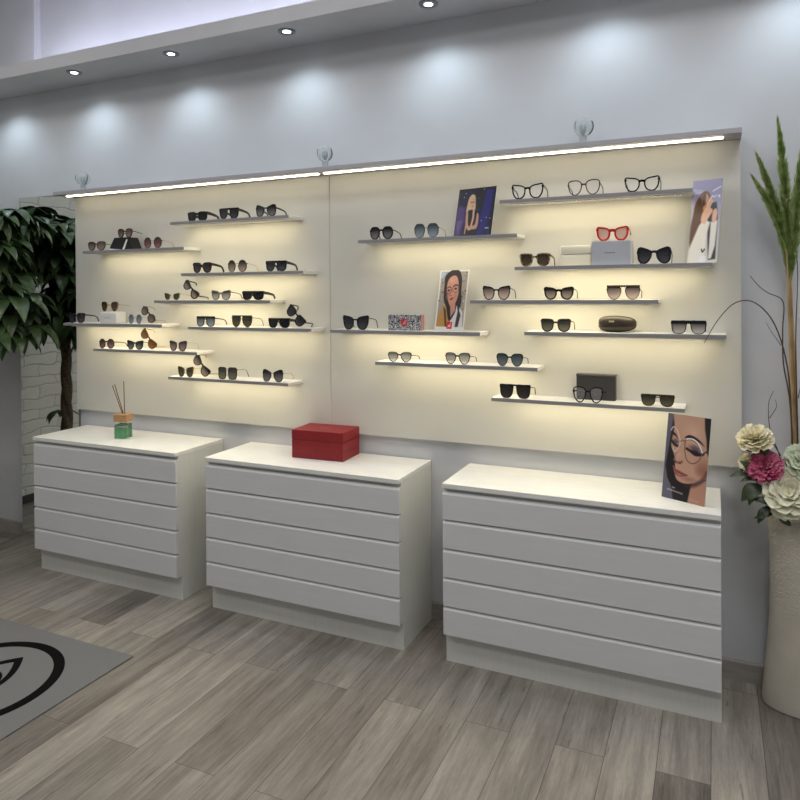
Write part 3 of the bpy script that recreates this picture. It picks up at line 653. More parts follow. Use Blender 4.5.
def poster(name, label, loc, rot, w, h, lean, cv):
    t = thing(name, label, 'poster', loc, (0,0,rot))
    c, s = math.cos(lean), math.sin(lean)
    at = lambda u, v, d=0: (u*w, v*h*s+d*c, v*h*c-d*s)       # u across, v up the card, d behind its face
    b = BM()
    vs = [b.verts.new(at(u, v, d)) for u in (0,1) for v in (0,1) for d in (.0004,.004)]
    for f in [(0,1,3,2),(4,6,7,5),(0,4,5,1),(2,3,7,6),(0,2,6,4),(1,5,7,3)]: b.faces.new([vs[i] for i in f])
    obj('card', b, M['white_card'], t)
    me = bpy.data.meshes.new('picture'); nx, ny = cv.w, cv.h
    verts = [at((i+.5)/nx if 0 < i < nx-1 else (0 if i == 0 else 1), 1-((j+.5)/ny if 0 < j < ny-1 else (0 if j == 0 else 1))) for j in range(ny) for i in range(nx)]
    faces = [(j*nx+i, (j+1)*nx+i, (j+1)*nx+i+1, j*nx+i+1) for j in range(ny-1) for i in range(nx-1)]
    me.from_pydata(verts, [], faces); me.update()
    ca = me.color_attributes.new('ink', 'FLOAT_COLOR', 'POINT')
    ca.data.foreach_set('color', np.concatenate([lin(np.clip(cv.a,0,1)), np.ones((ny,nx,1))], 2).astype(np.float32).ravel())
    me.materials.append(PRINT)
    o = bpy.data.objects.new('picture', me); COL.objects.link(o); o.parent = t
    # strut behind
    b = BM(); zt = .55*h*c; yt = .55*h*s+.005
    prism(b, [(yt, zt), (yt+.003, zt), (min(yt+.035, .55*h*s+.05), 0), (yt+.028, 0)], 'x', w*.42, w*.58); obj('easel_strut', b, M['white_card'], t)
    return t
rs = np.random.RandomState(4)
# 1: close-up of a woman's face with thin glasses (on the right cabinet)
c = Canvas(130, 240, (98,96,112))
c.blend(np.clip((c.X-.0)*1.2, 0, 1)*.3, (70,66,78))
c.hard([(.14,-.02),(.10,.25),(.07,.45),(.03,.62),(.10,.76),(.22,.86),(.28,1.02),(.75,1.02),(.70,.80),(.45,.60),(.32,.0)], (34,29,32), .03)     # dark hair, left
c.poly([(.19,-.05),(.17,.15),(.14,.30),(.13,.38),(.19,.45),(.24,.52),(.26,.62),(.28,.72),(.36,.775),(.52,.79),(.70,.77),(.95,.70),(1.02,.62),(1.03,.1),(.92,-.05)], (188,148,126), .03)   # face
c.hard([(.66,.80),(.80,.76),(1.02,.70),(1.02,1.02),(.60,1.02)], (174,130,110), .03)   # neck
c.ell(.92,.56,.28,.13,(150,104,86),.8,op=.75); c.ell(.62,.20,.28,.16,(212,174,154),.9,op=.6); c.ell(.32,.47,.09,.05,(206,164,148),.9,op=.6)
c.ell(.60,.735,.30,.045,(142,96,84),.9,op=.6); c.ell(.36,.70,.10,.04,(196,152,138),.9,op=.7); c.ell(.56,.57,.16,.09,(190,144,128),.9,op=.6)
c.hard([(.85,-.02),(.88,.14),(.93,.25),(.96,.40),(1.02,.45),(1.02,-.02)], (40,34,36), .03)    # hair, right
c.line([(.99,.62),(.90,.715),(.74,.785),(.55,.82)], .07, (60,38,34), .75, .07); c.ell(.88,.62,.20,.10,(132,84,70),.9,op=.6)                 # jaw line shade
c.poly([(.43,.265),(.52,.225),(.66,.235),(.80,.275),(.90,.33),(.80,.30),(.64,.265),(.52,.262)], (42,30,30), .02)   # brow
c.poly([(.15,.215),(.22,.235),(.28,.29),(.22,.265),(.15,.245)], (48,34,34), .02)
c.ell(.70,.375,.20,.055,(92,70,84),.7,.25,.9); c.ell(.23,.325,.10,.045,(92,70,84),.7,.35,.9)     # shadowed lids
c.ell(.72,.415,.15,.030,(40,32,46),.5,.25); c.line([(.50,.385),(.60,.410),(.72,.440),(.88,.420)], .05, (18,15,20), 1, .025); c.line([(.15,.33),(.22,.365),(.31,.375)], .05, (18,15,20), 1, .025)
c.ell(.74,.43,.06,.018,(28,24,32),.5)
c.line([(.30,.36),(.27,.46),(.215,.535)], .022, (146,98,84), .7, .03)                          # nose side
c.poly([(.215,.53),(.24,.565),(.33,.58),(.43,.56),(.43,.535),(.36,.545),(.30,.55)], (132,86,76), .02); c.ell(.25,.565,.035,.011,(70,40,38),.5); c.ell(.37,.572,.03,.010,(80,46,42),.5)
c.poly([(.21,.605),(.28,.64),(.38,.655),(.48,.675),(.58,.690),(.48,.715),(.36,.725),(.27,.70),(.225,.65)], (150,84,80), .015)   # lips
c.line([(.22,.63),(.34,.672),(.56,.69)], .014, (96,46,48), .9); c.ell(.37,.70,.07,.012,(196,132,128),.8,op=.7)
gl = (206,190,178)
c.line([(.10,.20),(.155,.155),(.25,.195),(.325,.29),(.34,.32),(.30,.40),(.22,.445),(.17,.40)], .024, gl)          # wire glasses
c.line([(.345,.315),(.40,.295),(.455,.315)], .026, (130,98,80))
c.line([(.45,.29),(.60,.275),(.78,.33),(.86,.40),(.79,.50),(.66,.545),(.53,.52),(.46,.42),(.45,.29)], .026, (122,90,74))
c.line([(.48,.275),(.62,.265),(.76,.31),(.86,.40)], .030, (228,222,224))
c.line([(.86,.42),(.97,.375),(1.02,.36)], .034, (70,54,52))
for i in range(11): c.hard([(.12+i*.034,.885+i*.002),(.142+i*.034,.885+i*.002),(.142+i*.034,.902+i*.002),(.12+i*.034,.902+i*.002)], (216,204,202), .008, .75)
for i in range(2): c.hard([(.24+i*.035,.855),(.262+i*.035,.855),(.262+i*.035,.872),(.24+i*.035,.872)], (216,204,202), .008, .8)
for i in range(7): c.hard([(.66+i*.03,.948+i*.002),(.676+i*.03,.948+i*.002),(.676+i*.03,.958+i*.002),(.66+i*.03,.958+i*.002)], (226,190,176), .008, .6)
poster('face_poster', 'tall counter poster with a close-up woman in wire glasses on the right cabinet', (-.219, -.107, .8895), -.47, .201, .376, .167, c)
# 2: woman in a camel coat and round glasses, red emblem
c = Canvas(90, 170, (214,212,210))
IN = lambda p: [(.05+.92*x, .02+.90*y) for x, y in p]
c.hard([(.05,.025),(.97,.025),(.97,.93),(.05,.93)], (150,140,130), .01)
for i in range(150):
    x, y = rs.uniform(.05,.95), rs.uniform(.04,.9); v = rs.uniform(60,205)
    c.ell(x, y, rs.uniform(.015,.05), rs.uniform(.008,.03), (v, v*.94, v*.88), .6, rs.uniform(0,3), .75)
c.hard([(.05,.03),(.22,.03),(.13,.12),(.05,.16)], (150,172,204), .05)
c.hard([(.05,.93),(.07,.74),(.20,.62),(.36,.56),(.55,.66),(.50,.93)], (176,132,72), .02); c.hard([(.24,.60),(.34,.66),(.42,.93),(.36,.93)], (70,58,44), .02)
c.hard([(.55,.62),(.74,.58),(.92,.70),(.95,.93),(.5,.93)], (206,202,206), .02); c.hard([(.76,.62),(.86,.74),(.80,.93),(.70,.93)], (52,46,44), .03)
c.poly([(.20,.10),(.42,.0),(.66,.01),(.78,.14),(.80,.34),(.84,.52),(.76,.68),(.70,.58),(.66,.70),(.52,.83),(.44,.80),(.34,.62),(.22,.48),(.20,.28)], (34,26,25), .02)
c.poly([(.36,.13),(.50,.09),(.62,.12),(.69,.24),(.71,.40),(.65,.53),(.54,.60),(.45,.585),(.36,.48),(.30,.36),(.29,.22)], (190,136,116), .02)
c.hard([(.46,.56),(.64,.52),(.66,.66),(.52,.78)], (182,130,112), .03)
c.ell(.62,.42,.09,.09,(170,112,94),.9,op=.6); c.ell(.46,.18,.13,.06,(208,160,142),.9,op=.6); c.ell(.32,.42,.05,.10,(150,98,84),.9,op=.6)
c.line([(.31,.297),(.37,.278),(.43,.292)], .032, (46,30,27)); c.line([(.51,.272),(.60,.242),(.68,.258)], .032, (46,30,27))
c.ell(.365,.335,.065,.030,(120,80,68),.8); c.ell(.60,.308,.065,.030,(120,80,68),.8); c.ell(.365,.338,.050,.018,(36,26,24),.4); c.ell(.60,.310,.052,.018,(36,26,24),.4)
c.ell(.345,.42,.06,.12,(140,92,78),.9,op=.7); c.line([(.46,.30),(.42,.385),(.43,.42),(.49,.425)], .030, (150,94,80), .8); c.ell(.465,.42,.03,.008,(90,50,46),.6)
c.poly([(.42,.472),(.48,.458),(.55,.452),(.545,.478),(.50,.498),(.45,.498)], (146,74,72), .012); c.line([(.43,.478),(.49,.476),(.545,.462)], .010, (86,36,36))
for cx, cy in ((.37,.34),(.60,.315)): c.line([(cx+.10*math.cos(a), cy+.055*math.sin(a)) for a in np.linspace(0,2*PI,14)], .016, (84,62,52), 1)
c.line([(.47,.33),(.50,.325)], .012, (96,74,62))
c.hard([(.42,.85),(.60,.85),(.60,.965),(.42,.965)], (188,26,40), .008); c.line([(.47,.945),(.49,.90),(.52,.93),(.55,.87)], .022, (240,190,190)); c.ell(.54,.925,.02,.012,(240,190,190),.4)
poster('counter_card', 'shelf poster of a dark-haired woman in a tan coat with red emblem below', (-1.360, .0, 1.6135), -.152, .174, .332, .235, c)
# 3: blonde woman in a dark top against a violet night scene
c = Canvas(100, 125, (22,22,52))
for i in range(60):
    x, y = rs.uniform(0,1), rs.uniform(0,1); c.ell(x, y, rs.uniform(.02,.12), rs.uniform(.02,.16), [(30,28,90),(44,30,84),(14,14,30),(60,50,150),(18,22,40)][i%5], .9, rs.uniform(0,3), .6)
c.hard([(0,.35),(.22,.40),(.24,.70),(.16,1),(0,1)], (74,50,110), .08); c.hard([(.02,.68),(.20,.66),(.10,.98)], (108,84,140), .05, .8)
c.hard([(.74,.05),(.95,.04),(.92,.5),(.78,.98),(.62,.98)], (40,38,128), .08, .8); c.hard([(.44,.10),(.72,.08),(.66,.42),(.46,.46)], (24,26,32), .06)
c.hard([(0,0),(.03,0),(.0,1)], (14,12,16), .03); c.hard([(.95,0),(1,0),(1,1),(.94,1)], (14,12,20), .02); c.hard([(0,0),(1,0),(1,.05),(0,.05)], (18,16,24), .03)
c.poly([(.30,.20),(.38,.13),(.46,.17),(.49,.30),(.50,.46),(.44,.52),(.34,.54),(.26,.50),(.27,.34)], (206,180,140), .03)
c.poly([(.35,.24),(.42,.20),(.47,.27),(.46,.38),(.42,.43),(.36,.39)], (206,160,134), .02)
c.line([(.36,.30),(.46,.295)], .022, (60,44,40), .8); c.ell(.42,.385,.025,.008,(150,70,70),.5)
c.poly([(.30,.50),(.44,.46),(.56,.52),(.58,.72),(.56,.90),(.60,1.0),(.28,1.0),(.30,.80)], (22,18,22), .03)
c.poly([(.27,.52),(.32,.52),(.34,.68),(.38,.80),(.46,.78),(.47,.86),(.36,.88),(.28,.74)], (200,156,130), .02)
c.poly([(.56,.54),(.61,.58),(.62,.76),(.58,.86),(.44,.86),(.44,.80),(.54,.76)], (196,150,126), .02)
c.line([(.44,.80),(.47,.62),(.46,.46)], .05, (206,164,138)); c.line([(.30,.72),(.29,.95)], .03, (196,150,126))
c.line([(.46,.24),(.56,.22),(.60,.235)], .012, (90,92,96), .8)
for x, y in ((.68,.04),(.82,.64),(.70,.70),(.92,.66),(.16,.18),(.20,.10)): c.ell(x, y, .016, .012, (220,222,235), .7)
for i in range(4): c.hard([(.82+i*.025,.845),(.838+i*.025,.845),(.838+i*.025,.87),(.82+i*.025,.87)], (200,204,224), .01)
poster('counter_card', 'shelf poster of a blonde woman with folded arms on violet, second-highest right shelf', (-1.246, .0, 2.1095), -.20, .222, .264, .26, c)
# 4: person in white raising both hands
c = Canvas(60, 180, (146,146,178))
c.blend(np.clip(1-c.Y*2.6, 0, 1)*.8, (136,134,172)); c.blend(np.clip(c.Y*1.3-.25, 0, 1), (214,210,202))
c.hard([(0,.10),(.45,.13),(.45,.155),(0,.17)], (170,166,196), .03); c.line([(.70,.145),(.95,.10)], .05, (222,222,236), .8); c.line([(.08,.165),(.40,.145)], .03, (214,212,228), .8)
c.poly([(.12,.30),(.30,.17),(.46,.14),(.62,.20),(.60,.36),(.44,.50),(.26,.66),(.06,.82),(.02,.60),(.08,.42)], (92,64,46), .06)
c.poly([(.34,.20),(.50,.17),(.62,.28),(.60,.36),(.48,.40),(.38,.33)], (196,142,112), .05); c.hard([(.34,.20),(.46,.15),(.48,.30),(.38,.34)], (78,52,40), .05)
c.hard([(.64,.30),(.84,.28),(.92,.44),(.94,.96),(.70,.97),(.62,.66),(.56,.56)], (48,46,50), .05)
c.hard([(.30,.56),(.46,.48),(.68,.52),(.60,.66),(.56,.99),(.0,1),(.06,.80)], (232,228,218), .06); c.hard([(.70,.52),(.92,.50),(.90,.80),(.80,.95),(.70,.96)], (226,222,214), .05)
c.poly([(.36,.50),(.40,.40),(.50,.34),(.62,.34),(.74,.38),(.66,.44),(.56,.50),(.50,.54)], (222,176,148), .04)
c.line([(.52,.36),(.60,.27),(.66,.22)], .07, (226,182,156)); c.line([(.60,.36),(.70,.26)], .05, (222,176,148)); c.poly([(.74,.40),(.84,.36),(.90,.42),(.86,.51),(.74,.52)], (222,176,148), .04)
c.line([(.68,.20),(.76,.22),(.82,.20)], .03, (228,228,240), .9); c.line([(.88,.22),(.92,.20),(.94,.23)], .03, (228,228,240), .9)
c.line([(.46,.84),(.50,.875),(.56,.84)], .05, (60,60,62), .9); c.hard([(.40,.92),(.62,.92),(.62,.99),(.40,.99)], (236,236,236), .03)
poster('counter_card', 'narrow shelf poster of a person in white with raised hands, right end of its shelf', (-.112, -.006, 1.9435), -.30, .130, .398, .245, c)

# ------------------------------------------------------------------ mirror, potted tree
t = thing('wall_mirror', 'tall frameless mirror on the wall behind the leafy plant', 'mirror', (-4.4, YW, 0))
b = BM(); box(b, -.364, .240, -.0165, -.0145, .02, 2.548); obj('glass', b, M['mirror'], t)
b = BM(); box(b, -.366, .242, -.0143, -.0005, .015, 2.549); obj('backing', b, M['mirror_edge'], t)

def compound_leaf(bm, base, dirv, plen, llen, nl, yclamp):
    dirv = dirv.normalized()
    tip = base + dirv*plen + Vector((0,0,-.02))
    tube(bm, [base, base+dirv*plen*.5+Vector((0,0,.012)), tip], [.0032,.0026,.002], 5)
    up = Vector((0,0,1)); side = dirv.cross(up)
    side = side.normalized() if side.length > .05 else Vector((1,0,0))
    for k in range(nl):
        a = -1.75+3.5*k/(nl-1)+random.uniform(-.12,.12)
        flat = Vector((dirv.x, dirv.y, 0)).normalized() if Vector((dirv.x, dirv.y, 0)).length > .1 else Vector((0,-1,0))
        d = (flat*math.cos(a) + side*math.sin(a))
        droop = random.uniform(.75, 1.7)
        L = llen*random.uniform(.8, 1.12)*(1-.12*abs(a)); wmax = L*random.uniform(.16,.21)
        s = d.cross(up).normalized(); nrm0 = s.cross(d)
        prev = None; p = tip.copy(); ang = -.25
        n = 7
        for i in range(n+1):
            u = i/n
            w = wmax*max(.03, math.sin(PI*min(1, u**.85))**.9*(1 if u < .6 else 1-.25*(u-.6)/.4))
            ang2 = -.1+droop*u
            dd = d*math.cos(ang2) - up*math.sin(ang2); nn = nrm0*math.cos(ang2)+d*math.sin(ang2)
            if i: p = p + dd*(L/n)
            row = [p-s*w+nn*w*.30, p, p+s*w+nn*w*.30]
            row = [bm.verts.new((q.x, min(q.y, yclamp-.0008*random.random()), q.z)) for q in row]
            if prev:
                for m_ in range(2): bm.faces.new((prev[m_], prev[m_+1], row[m_+1], row[m_]))
            prev = row
PX, PYY = -4.735, -.25
t = thing('money_tree', 'leafy green potted tree with a braided trunk at the left wall', 'plant', (PX, PYY, 0))
b = BM(); lathe(b, [(.095,0),(.10,.01),(.118,.24),(.122,.26),(.114,.26),(.110,.23)], 40, cap1=True); obj('pot', b, M['pot'], t, smooth=True)
b = BM(); lathe(b, [(.001,.235),(.1105,.232)], 32, cap0=True, cap1=False); obj('soil', b, M['soil'], t)
b = BM()
for k in range(3):
    tube(b, [(.024*math.cos(z*9+k*2.09)*(1-.2*z), .024*math.sin(z*9+k*2.09)*(1-.2*z), z) for z in np.linspace(.25,1.62,46)], [.030-.008*i/45 for i in range(46)], 10)
obj('trunk', b, M['bark'], t, smooth=True)
b = BM(); random.seed(5)
tips = []
for k in range(26):
    a = k*2.4; r = random.uniform(.10,.26); h = random.uniform(1.55,2.42)
    p = Vector((r*math.cos(a), min(r*math.sin(a), .20), h)); q = Vector((0,0,random.uniform(1.2,1.6)))
    tube(b, [q, (q+p)/2+Vector((0,0,.05)), p], [.010,.008,.005], 6); tips.append(p)
obj('branches', b, M['bark'], t, smooth=True)
b = BM()
for p in tips:
    for j in range(8):
        a = random.uniform(0, 2*PI) if j else -.4
        el = random.uniform(-.25,.8)
        d = Vector((math.cos(a)*math.cos(el), math.sin(a)*math.cos(el), math.sin(el)))
        compound_leaf(b, p, d, random.uniform(.08,.20), random.uniform(.22,.32), random.choice((5,6)), YW-.022-PYY)
for a, z0 in ((.2,1.5),(-.6,1.5),(-1.2,1.5),(.5,1.55),(-.1,1.55),(-2,1.5),(2.4,1.5),(-.9,1.6),(-.3,2.3),(.2,2.35),(.1,1.75),(-.4,1.95),(-.3,2.1)):
    d = Vector((math.cos(a), math.sin(a), .25)); compound_leaf(b, Vector((.02,0,z0)), d, random.uniform(.2,.34), random.uniform(.24,.32), 6, YW-.022-PYY)
lf = obj('foliage', b, M['plant_leaf'], t, smooth=True)
b = BM(); compound_leaf(b, Vector((-.02,0,.86)), Vector((-1,-.2,.6)), .08, .20, 4, .3); obj('trunk_sprout', b, M['plant_leaf'], t, smooth=True)

# ------------------------------------------------------------------ tall vase and its arrangement
VX, VY = .374, .018
t = thing('floor_vase', 'tall cream oval floor vase with textured pattern holding flowers beside the cabinet', 'vase', (VX, VY, 0))
b = BM()
prof = [(.176,0),(.186,.004),(.188,.03),(.180,.11),(.168,.24),(.158,.38),(.154,.52),(.154,.66),(.158,.78),(.164,.848),(.160,.852),(.152,.846),(.146,.75)]
lathe(b, prof, 56, sx=1, sy=.58, cap1=True); obj('body', b, M['vase'], t, smooth=True)
def petal(bm, c, R, L, W, th, ph, curl, cup, wav=0):
    """one petal: leaves the flower centre c at polar angle th, azimuth ph"""
    rows = []; n = 5; m_ = 5
    er = Vector((math.cos(ph), math.sin(ph), 0)); es = Vector((-math.sin(ph), math.cos(ph), 0)); ez = Vector((0,0,1))
    p = Vector((0,0,0))
    for i in range(n+1):
        u = i/n; a = th+(.5-u)*0 + curl*(u-.4)
        d = er*math.sin(a)+ez*math.cos(a); nn = er*(-math.cos(a))+ez*math.sin(a)
        if i: p = p + d*(L/n)
        w = W*(.35+.65*math.sin(PI*min(1,.12+.62*u)))*(1 if u < .82 else .78)
        row = []
        for j in range(m_):
            s = -1+2*j/(m_-1)
            q = p + es*s*w + nn*(cup*w*s*s) + nn*(wav*math.sin(s*7+ph*5)*u)
            row.append(bm.verts.new(R @ q + c))
        rows.append(row)
    for A_, B_ in zip(rows, rows[1:]):
        for j in range(m_-1): bm.faces.new((A_[j], A_[j+1], B_[j+1], B_[j]))
def bloom(name, label, c, face, rad, m, layers, base, group='flowers in the vase', stemmat='leaf_dark'):
    c = Vector(c); t = thing(name, label, 'flower', c, group=group)
    R = Vector(face).normalized().to_track_quat('Z', 'Y').to_matrix()
    b = BM()
    for (n, th, L, W, curl, cup) in layers:
        o = random.uniform(0, 6)
        for k in range(n): petal(b, R @ Vector((0,0,-rad*.35)), R, rad*L*random.uniform(.92,1.08), rad*W, th+random.uniform(-.1,.1), o+2*PI*k/n+random.uniform(-.12,.12), curl, cup, rad*.03)
    obj('bloom', b, m, t, smooth=True)
    b = BM(); e = Vector(base)-c; s = R @ Vector((0,0,-rad*.35))
    tube(b, [s, s*1.6+e*.2, e*.6+s*.6, e], [.004,.0035,.003,.003], 6); obj('stem', b, M[stemmat], t, smooth=True)
    return t
peony = [(6,.12,.75,.34,.9,.5),(8,.35,.95,.38,1.0,.5),(9,.62,1.1,.42,.9,.45),(10,.92,1.22,.44,.6,.4),(11,1.25,1.25,.46,.35,.35),(11,1.6,1.2,.46,.1,.3)]
carn = [(10,.1,.8,.16,.3,.5),(14,.32,.95,.17,.3,.5),(16,.56,1.08,.18,.25,.5),(18,.8,1.18,.18,.15,.45),(20,1.05,1.24,.18,0,.45),(20,1.32,1.26,.18,-.1,.4),(20,1.62,1.22,.18,-.25,.4)]
frill = [(10,.1,.8,.24,.4,.3),(13,.36,.95,.26,.4,.3),(15,.62,1.05,.28,.3,.3),(16,.9,1.15,.30,.2,.3),(16,1.2,1.2,.30,.05,.3),(16,1.5,1.2,.30,-.1,.3)]
random.seed(21)
vb = (VX-.06, VY-.02, .80)
bloom('white_peony', 'ivory frilled flower at the top left of the bouquet', (.158,-.075,1.182), (-.15,-.55,.85), .062, M['peony_white'], frill, vb)
bloom('pink_peony', 'deep pink many-petalled flower in the middle of the bouquet', (.197,-.085,1.062), (-.25,-.9,.45), .062, M['peony_pink'], carn, vb)
bloom('cream_peony', 'large cream peony at the front right of the bouquet', (.286,-.105,.960), (-.1,-.9,.5), .086, M['peony_cream'], peony, (VX-.05,VY,.80))
bloom('small_white_flower', 'small white flower tucked behind the pink flower', (.130,-.055,1.062), (-.7,-.5,.3), .040, M['peony_white'], frill, vb)
bloom('pale_green_peony', 'pale green flower cut off by the right edge of the photo', (.355,-.06,1.09), (.1,-.7,.6), .070, M['peony_green'], peony, (VX+.02,VY,.80))
bloom('pale_green_peony', 'lowest pale flower hanging over the right rim of the vase', (.395,-.10,.90), (.25,-.8,.1), .065, M['peony_green'], peony, (VX+.04,VY,.80))

def leaf(bm, base, tip, w, nrm, bend=.02):
    base, tip, nrm = Vector(base), Vector(tip), Vector(nrm).normalized()
    d = tip-base; s = d.cross(nrm).normalized(); nrm = s.cross(d).normalized(); prev = None
    for i in range(9):
        u = i/8; ww = w*max(.03, math.sin(PI*u**.8)); p = base+d*u+nrm*bend*math.sin(PI*u)
        row = [bm.verts.new(p-s*ww+nrm*ww*.3), bm.verts.new(p), bm.verts.new(p+s*ww+nrm*ww*.3)]
        if prev:
            for m_ in range(2): bm.faces.new((prev[m_], prev[m_+1], row[m_+1], row[m_]))
        prev = row
def sprig(label, leaves, stem):
    o = Vector(stem[-1]); t = thing('leaf_sprig', label, 'leaves', o, group='leaf sprigs in the vase')
    b = BM(); tube(b, [Vector(p)-o for p in stem], .0028, 6); obj('stem', b, M['twig'], t, smooth=True)
    for l in leaves:
        b = BM(); leaf(b, Vector(l[0])-o, Vector(l[1])-o, l[2], l[3]); obj('leaf', b, M['leaf_dark'], t, smooth=True)
sprig('dark green leaves pointing left beneath the pink flower', [((.150,-.06,1.010),(.060,-.08,1.000),.022,(0,-.6,.8)), ((.150,-.06,1.04),(.098,-.075,1.075),.016,(-.3,-.9,.4)), ((.185,-.07,.975),(.105,-.085,.90),.034,(-.3,-.9,.4)), ((.19,-.06,.96),(.135,-.09,.885),.026,(-.6,-.7,.2)), ((.18,-.055,.99),(.10,-.06,.975),.016,(-.2,-.6,.8))], [vb, (.20,-.05,.93), (.150,-.06,1.010)])
sprig('dark green leaves drooping below the cream flower', [((.235,-.09,.87),(.150,-.10,.835),.012,(0,-.9,.4)), ((.215,-.09,.895),(.168,-.10,.815),.020,(-.3,-.9,.3)), ((.24,-.09,.90),(.14,-.10,.915),.018,(0,-.7,.6)), ((.25,-.10,.87),(.29,-.115,.825),.022,(0,-.9,.3)), ((.33,-.11,.87),(.40,-.12,.825),.02,(0,-.9,.3))], [(VX-.05,VY,.80), (.26,-.06,.89), (.235,-.09,.87)])
sprig('dark leaves behind the ivory flower', [((.185,-.06,1.11),(.115,-.08,1.125),.018,(0,-.8,.5)), ((.19,-.055,1.10),(.215,-.09,1.14),.018,(0,-.9,.3))], [vb, (.2,-.04,1.0), (.187,-.06,1.105)])

def plume(label, base, mid, tip, w, stem_base, n=420, seed=1):
    rnd = random.Random(seed); base, mid, tip = Vector(base), Vector(mid), Vector(tip)
    t = thing('foxtail_plume', label, 'grass plume', stem_base, group='tall grass plumes in the vase'); o = Vector(stem_base)
    cur = lambda u: base*(1-u)**2+mid*2*u*(1-u)+tip*u*u
    b = BM()
    for i in range(n):
        u = rnd.random()**.85; p = cur(u*.97); d = (cur(min(1,u+.03))-cur(max(0,u-.03))).normalized()
        a = rnd.uniform(0, 2*PI); x = d.orthogonal().normalized(); y = d.cross(x); r = x*math.cos(a)+y*math.sin(a)
        ww = w*(math.sin(PI*min(1,(.10+.62*u)))**.8)*(1-u)**.45*1.15
        L = rnd.uniform(.035,.085)*(1.1-.5*u); e = p+d*L+r*ww*rnd.uniform(.55,1.15); s = d.cross(r)*.0012
        mid_ = (p+e)/2+r*ww*.2
        v = [b.verts.new(q-o) for q in (p-s, p+s, mid_+s, e, mid_-s)]; b.faces.new(v)
    obj('plume', b, M['plume'], t)
    b = BM(); tube(b, [Vector((0,0,0)), (base-o)*.5+Vector((.003,0,0)), base-o, cur(.5)-o, cur(.95)-o], [.0055,.005,.004,.003,.001], 8); obj('stem', b, M['stem_straw'], t, smooth=True)
sb = VX-.05
plume('tallest green foxtail plume, pointing straight up from the vase', (.298,.0,1.84), (.300,.0,2.15), (.256,.0,2.57), 0.036, (sb,VY,.80), 1000, 1)
plume('green foxtail plume leaning left above the vase', (.294,.006,1.90), (.285,.0,2.10), (.172,-.01,2.42), 0.034, (sb-.012,VY+.006,.80), 800, 2)
plume('shorter green foxtail plume leaning furthest left', (.288,-.01,1.98), (.270,-.01,2.12), (.157,-.02,2.315), 0.026, (sb-.006,VY-.012,.80), 520, 3)
plume('green foxtail plume at the right edge of the photo', (.304,.0,1.86), (.318,.0,2.10), (.352,.0,2.47), 0.034, (sb+.014,VY,.80), 800, 4)
def twig(label, paths, base):
    o = Vector(base); t = thing('curly_branch', label, 'branch', base, group='curly branches in the vase')
    b = BM()
    for pts, r in paths:
        P_ = smooth2([np.array(p) for p in pts], closed=False, sub=5)
        tube(b, [Vector(p)-o for p in P_], [r*(1-.6*i/(len(P_)-1)) for i in range(len(P_))], 6)
    obj('branch', b, M['twig'], t, smooth=True)
twig('thin bare branch arching left in front of the shelves', [([(.318,VY,.80),(.305,-.01,1.20),(.287,-.05,1.478),(.238,-.06,1.669),(.163,-.07,1.763),(.086,-.075,1.764),(.016,-.08,1.688),(-.04,-.085,1.585)], .0042), ([(.262,-.055,1.58),(.225,-.05,1.64),(.205,-.05,1.68)], .0018)], (.318,VY,.80))
twig('thin bare branch with a kinked tip curling up beside the panel', [([(.322,VY-.01,.80),(.300,-.02,1.30),(.272,-.04,1.50),(.270,-.03,1.645),(.272,-.03,1.767),(.215,-.03,1.806),(.183,-.03,1.832),(.145,-.03,1.881)], .0040)], (.322,VY-.01,.80))
twig('short forked twig rising behind the ivory flower', [([(.30,VY,.82),(.262,-.02,1.08),(.222,-.03,1.20),(.215,-.03,1.32),(.235,-.03,1.38)], .0030), ([(.218,-.03,1.26),(.245,-.03,1.31),(.240,-.03,1.345)], .002), ([(.262,-.02,1.10),(.20,-.06,1.20),(.15,-.08,1.235)], .002)], (.30,VY,.82))
twig('straight dark stem beside the plume stalks', [([(.335,VY,.80),(.328,.0,1.2),(.322,.0,1.6),(.330,.0,1.9),(.312,.0,2.12)], .0036), ([(.33,0,1.35),(.352,0,1.5),(.346,0,1.75)], .002)], (.335,VY,.80))

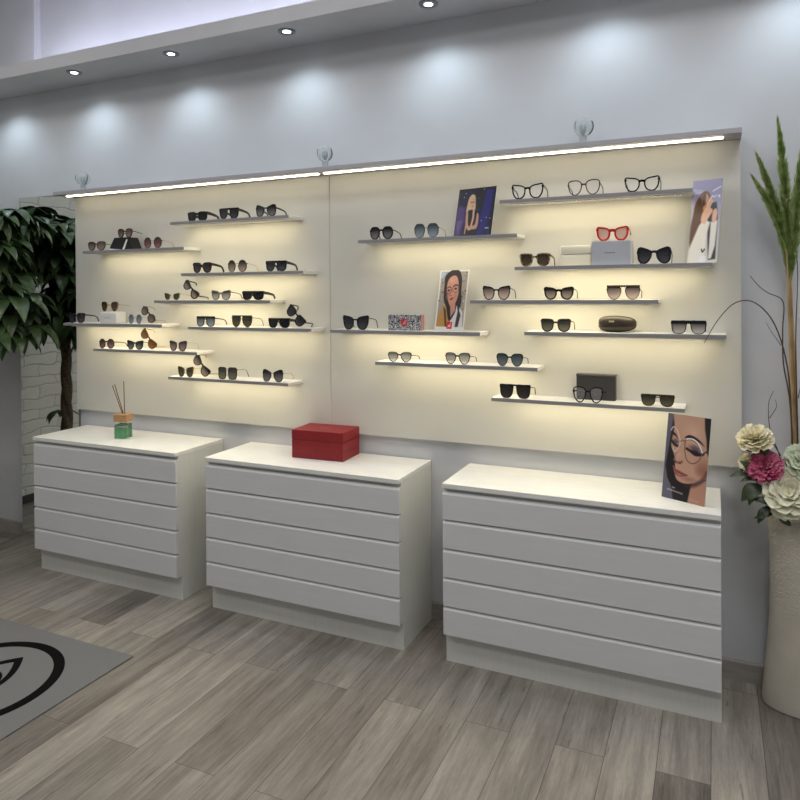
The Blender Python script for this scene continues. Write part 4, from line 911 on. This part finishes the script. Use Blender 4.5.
# ------------------------------------------------------------------ printed floor mat
t = thing('floor_mat', 'grey floor mat printed with a black ring and eye emblem', 'mat', (-3.153, -1.3175, 0))
b = BM(); box(b, -.50, .495, -.60, .474, .0, .008, .002); obj('mat_body', b, M['mat'], t)
circ = lambda r, n=72: [(r*math.cos(2*PI*k/n), r*math.sin(2*PI*k/n)) for k in range(n)]
b = BM(); ring_flat(b, circ(.372), circ(.322), .0078, .0086); obj('ring_print', b, M['ink'], t)
def almond(hw, hl, n=24):
    ys = np.linspace(-hl, hl, n+1)
    return [(hw*(1-(y/hl)**2), y) for y in ys[:-1]] + [(-hw*(1-(y/hl)**2), y) for y in ys[::-1][:-1]]
b = BM(); ring_flat(b, almond(.130,.240), almond(.100,.188), .0078, .0086); ring_flat(b, circ(.104,48), circ(.080,48), .0078, .0087); obj('eye_print', b, M['ink'], t)
b = BM(); prism(b, circ(.035,32), 'z', .0078, .0086); obj('pupil_print', b, M['ink'], t)

# ------------------------------------------------------------------ ambient light: added ceiling fill and the world
k = 0
for y, e in ((-1.9, 1.05), (-3.6, 1.0)):
    for x in (-4.2, -1.9, .4):  # unseen overhead area lights, added to raise the ambient level
        L = bpy.data.lights.new('ceiling_fill', 'AREA'); L.shape = 'DISK'; L.size = .9; L.energy = (17 if x < 0 else 26)*e; L.color = (.99,.985,.98)
        o = bpy.data.objects.new('ceiling_fill', L); COL.objects.link(o); o.location = (x, y, 4.27)
W = bpy.data.worlds.new('daylight'); bpy.context.scene.world = W; W.use_nodes = True
W.node_tree.nodes['Background'].inputs['Color'].default_value = (.76,.83,.93,1); W.node_tree.nodes['Background'].inputs['Strength'].default_value = .19

# ------------------------------------------------------------------ camera
yaw, pit, rol = .426786, -.0067027, -.0074189
F = Vector((-math.sin(yaw), math.cos(yaw), 0)); Rr = Vector((math.cos(yaw), math.sin(yaw), 0)); U = Vector((0,0,1))
F, U = F*math.cos(pit)+U*math.sin(pit), U*math.cos(pit)-F*math.sin(pit)
Rr, U = Rr*math.cos(rol)+U*math.sin(rol), U*math.cos(rol)-Rr*math.sin(rol)
cd = bpy.data.cameras.new('camera'); cam = bpy.data.objects.new('camera', cd); COL.objects.link(cam)
cam.matrix_world = Matrix(((Rr.x,U.x,-F.x,0),(Rr.y,U.y,-F.y,-3.42554),(Rr.z,U.z,-F.z,1.824),(0,0,0,1)))
cd.sensor_width = 36; cd.lens = 690.115/800*36; cd.shift_y = -(400-296.0825)/800; cd.clip_start = .05
sc = bpy.context.scene; sc.camera = cam
sc.view_settings.view_transform = 'Standard'; sc.view_settings.look = 'None'; sc.view_settings.gamma = 1; sc.view_settings.exposure = 0
sc.view_settings.use_curve_mapping = False
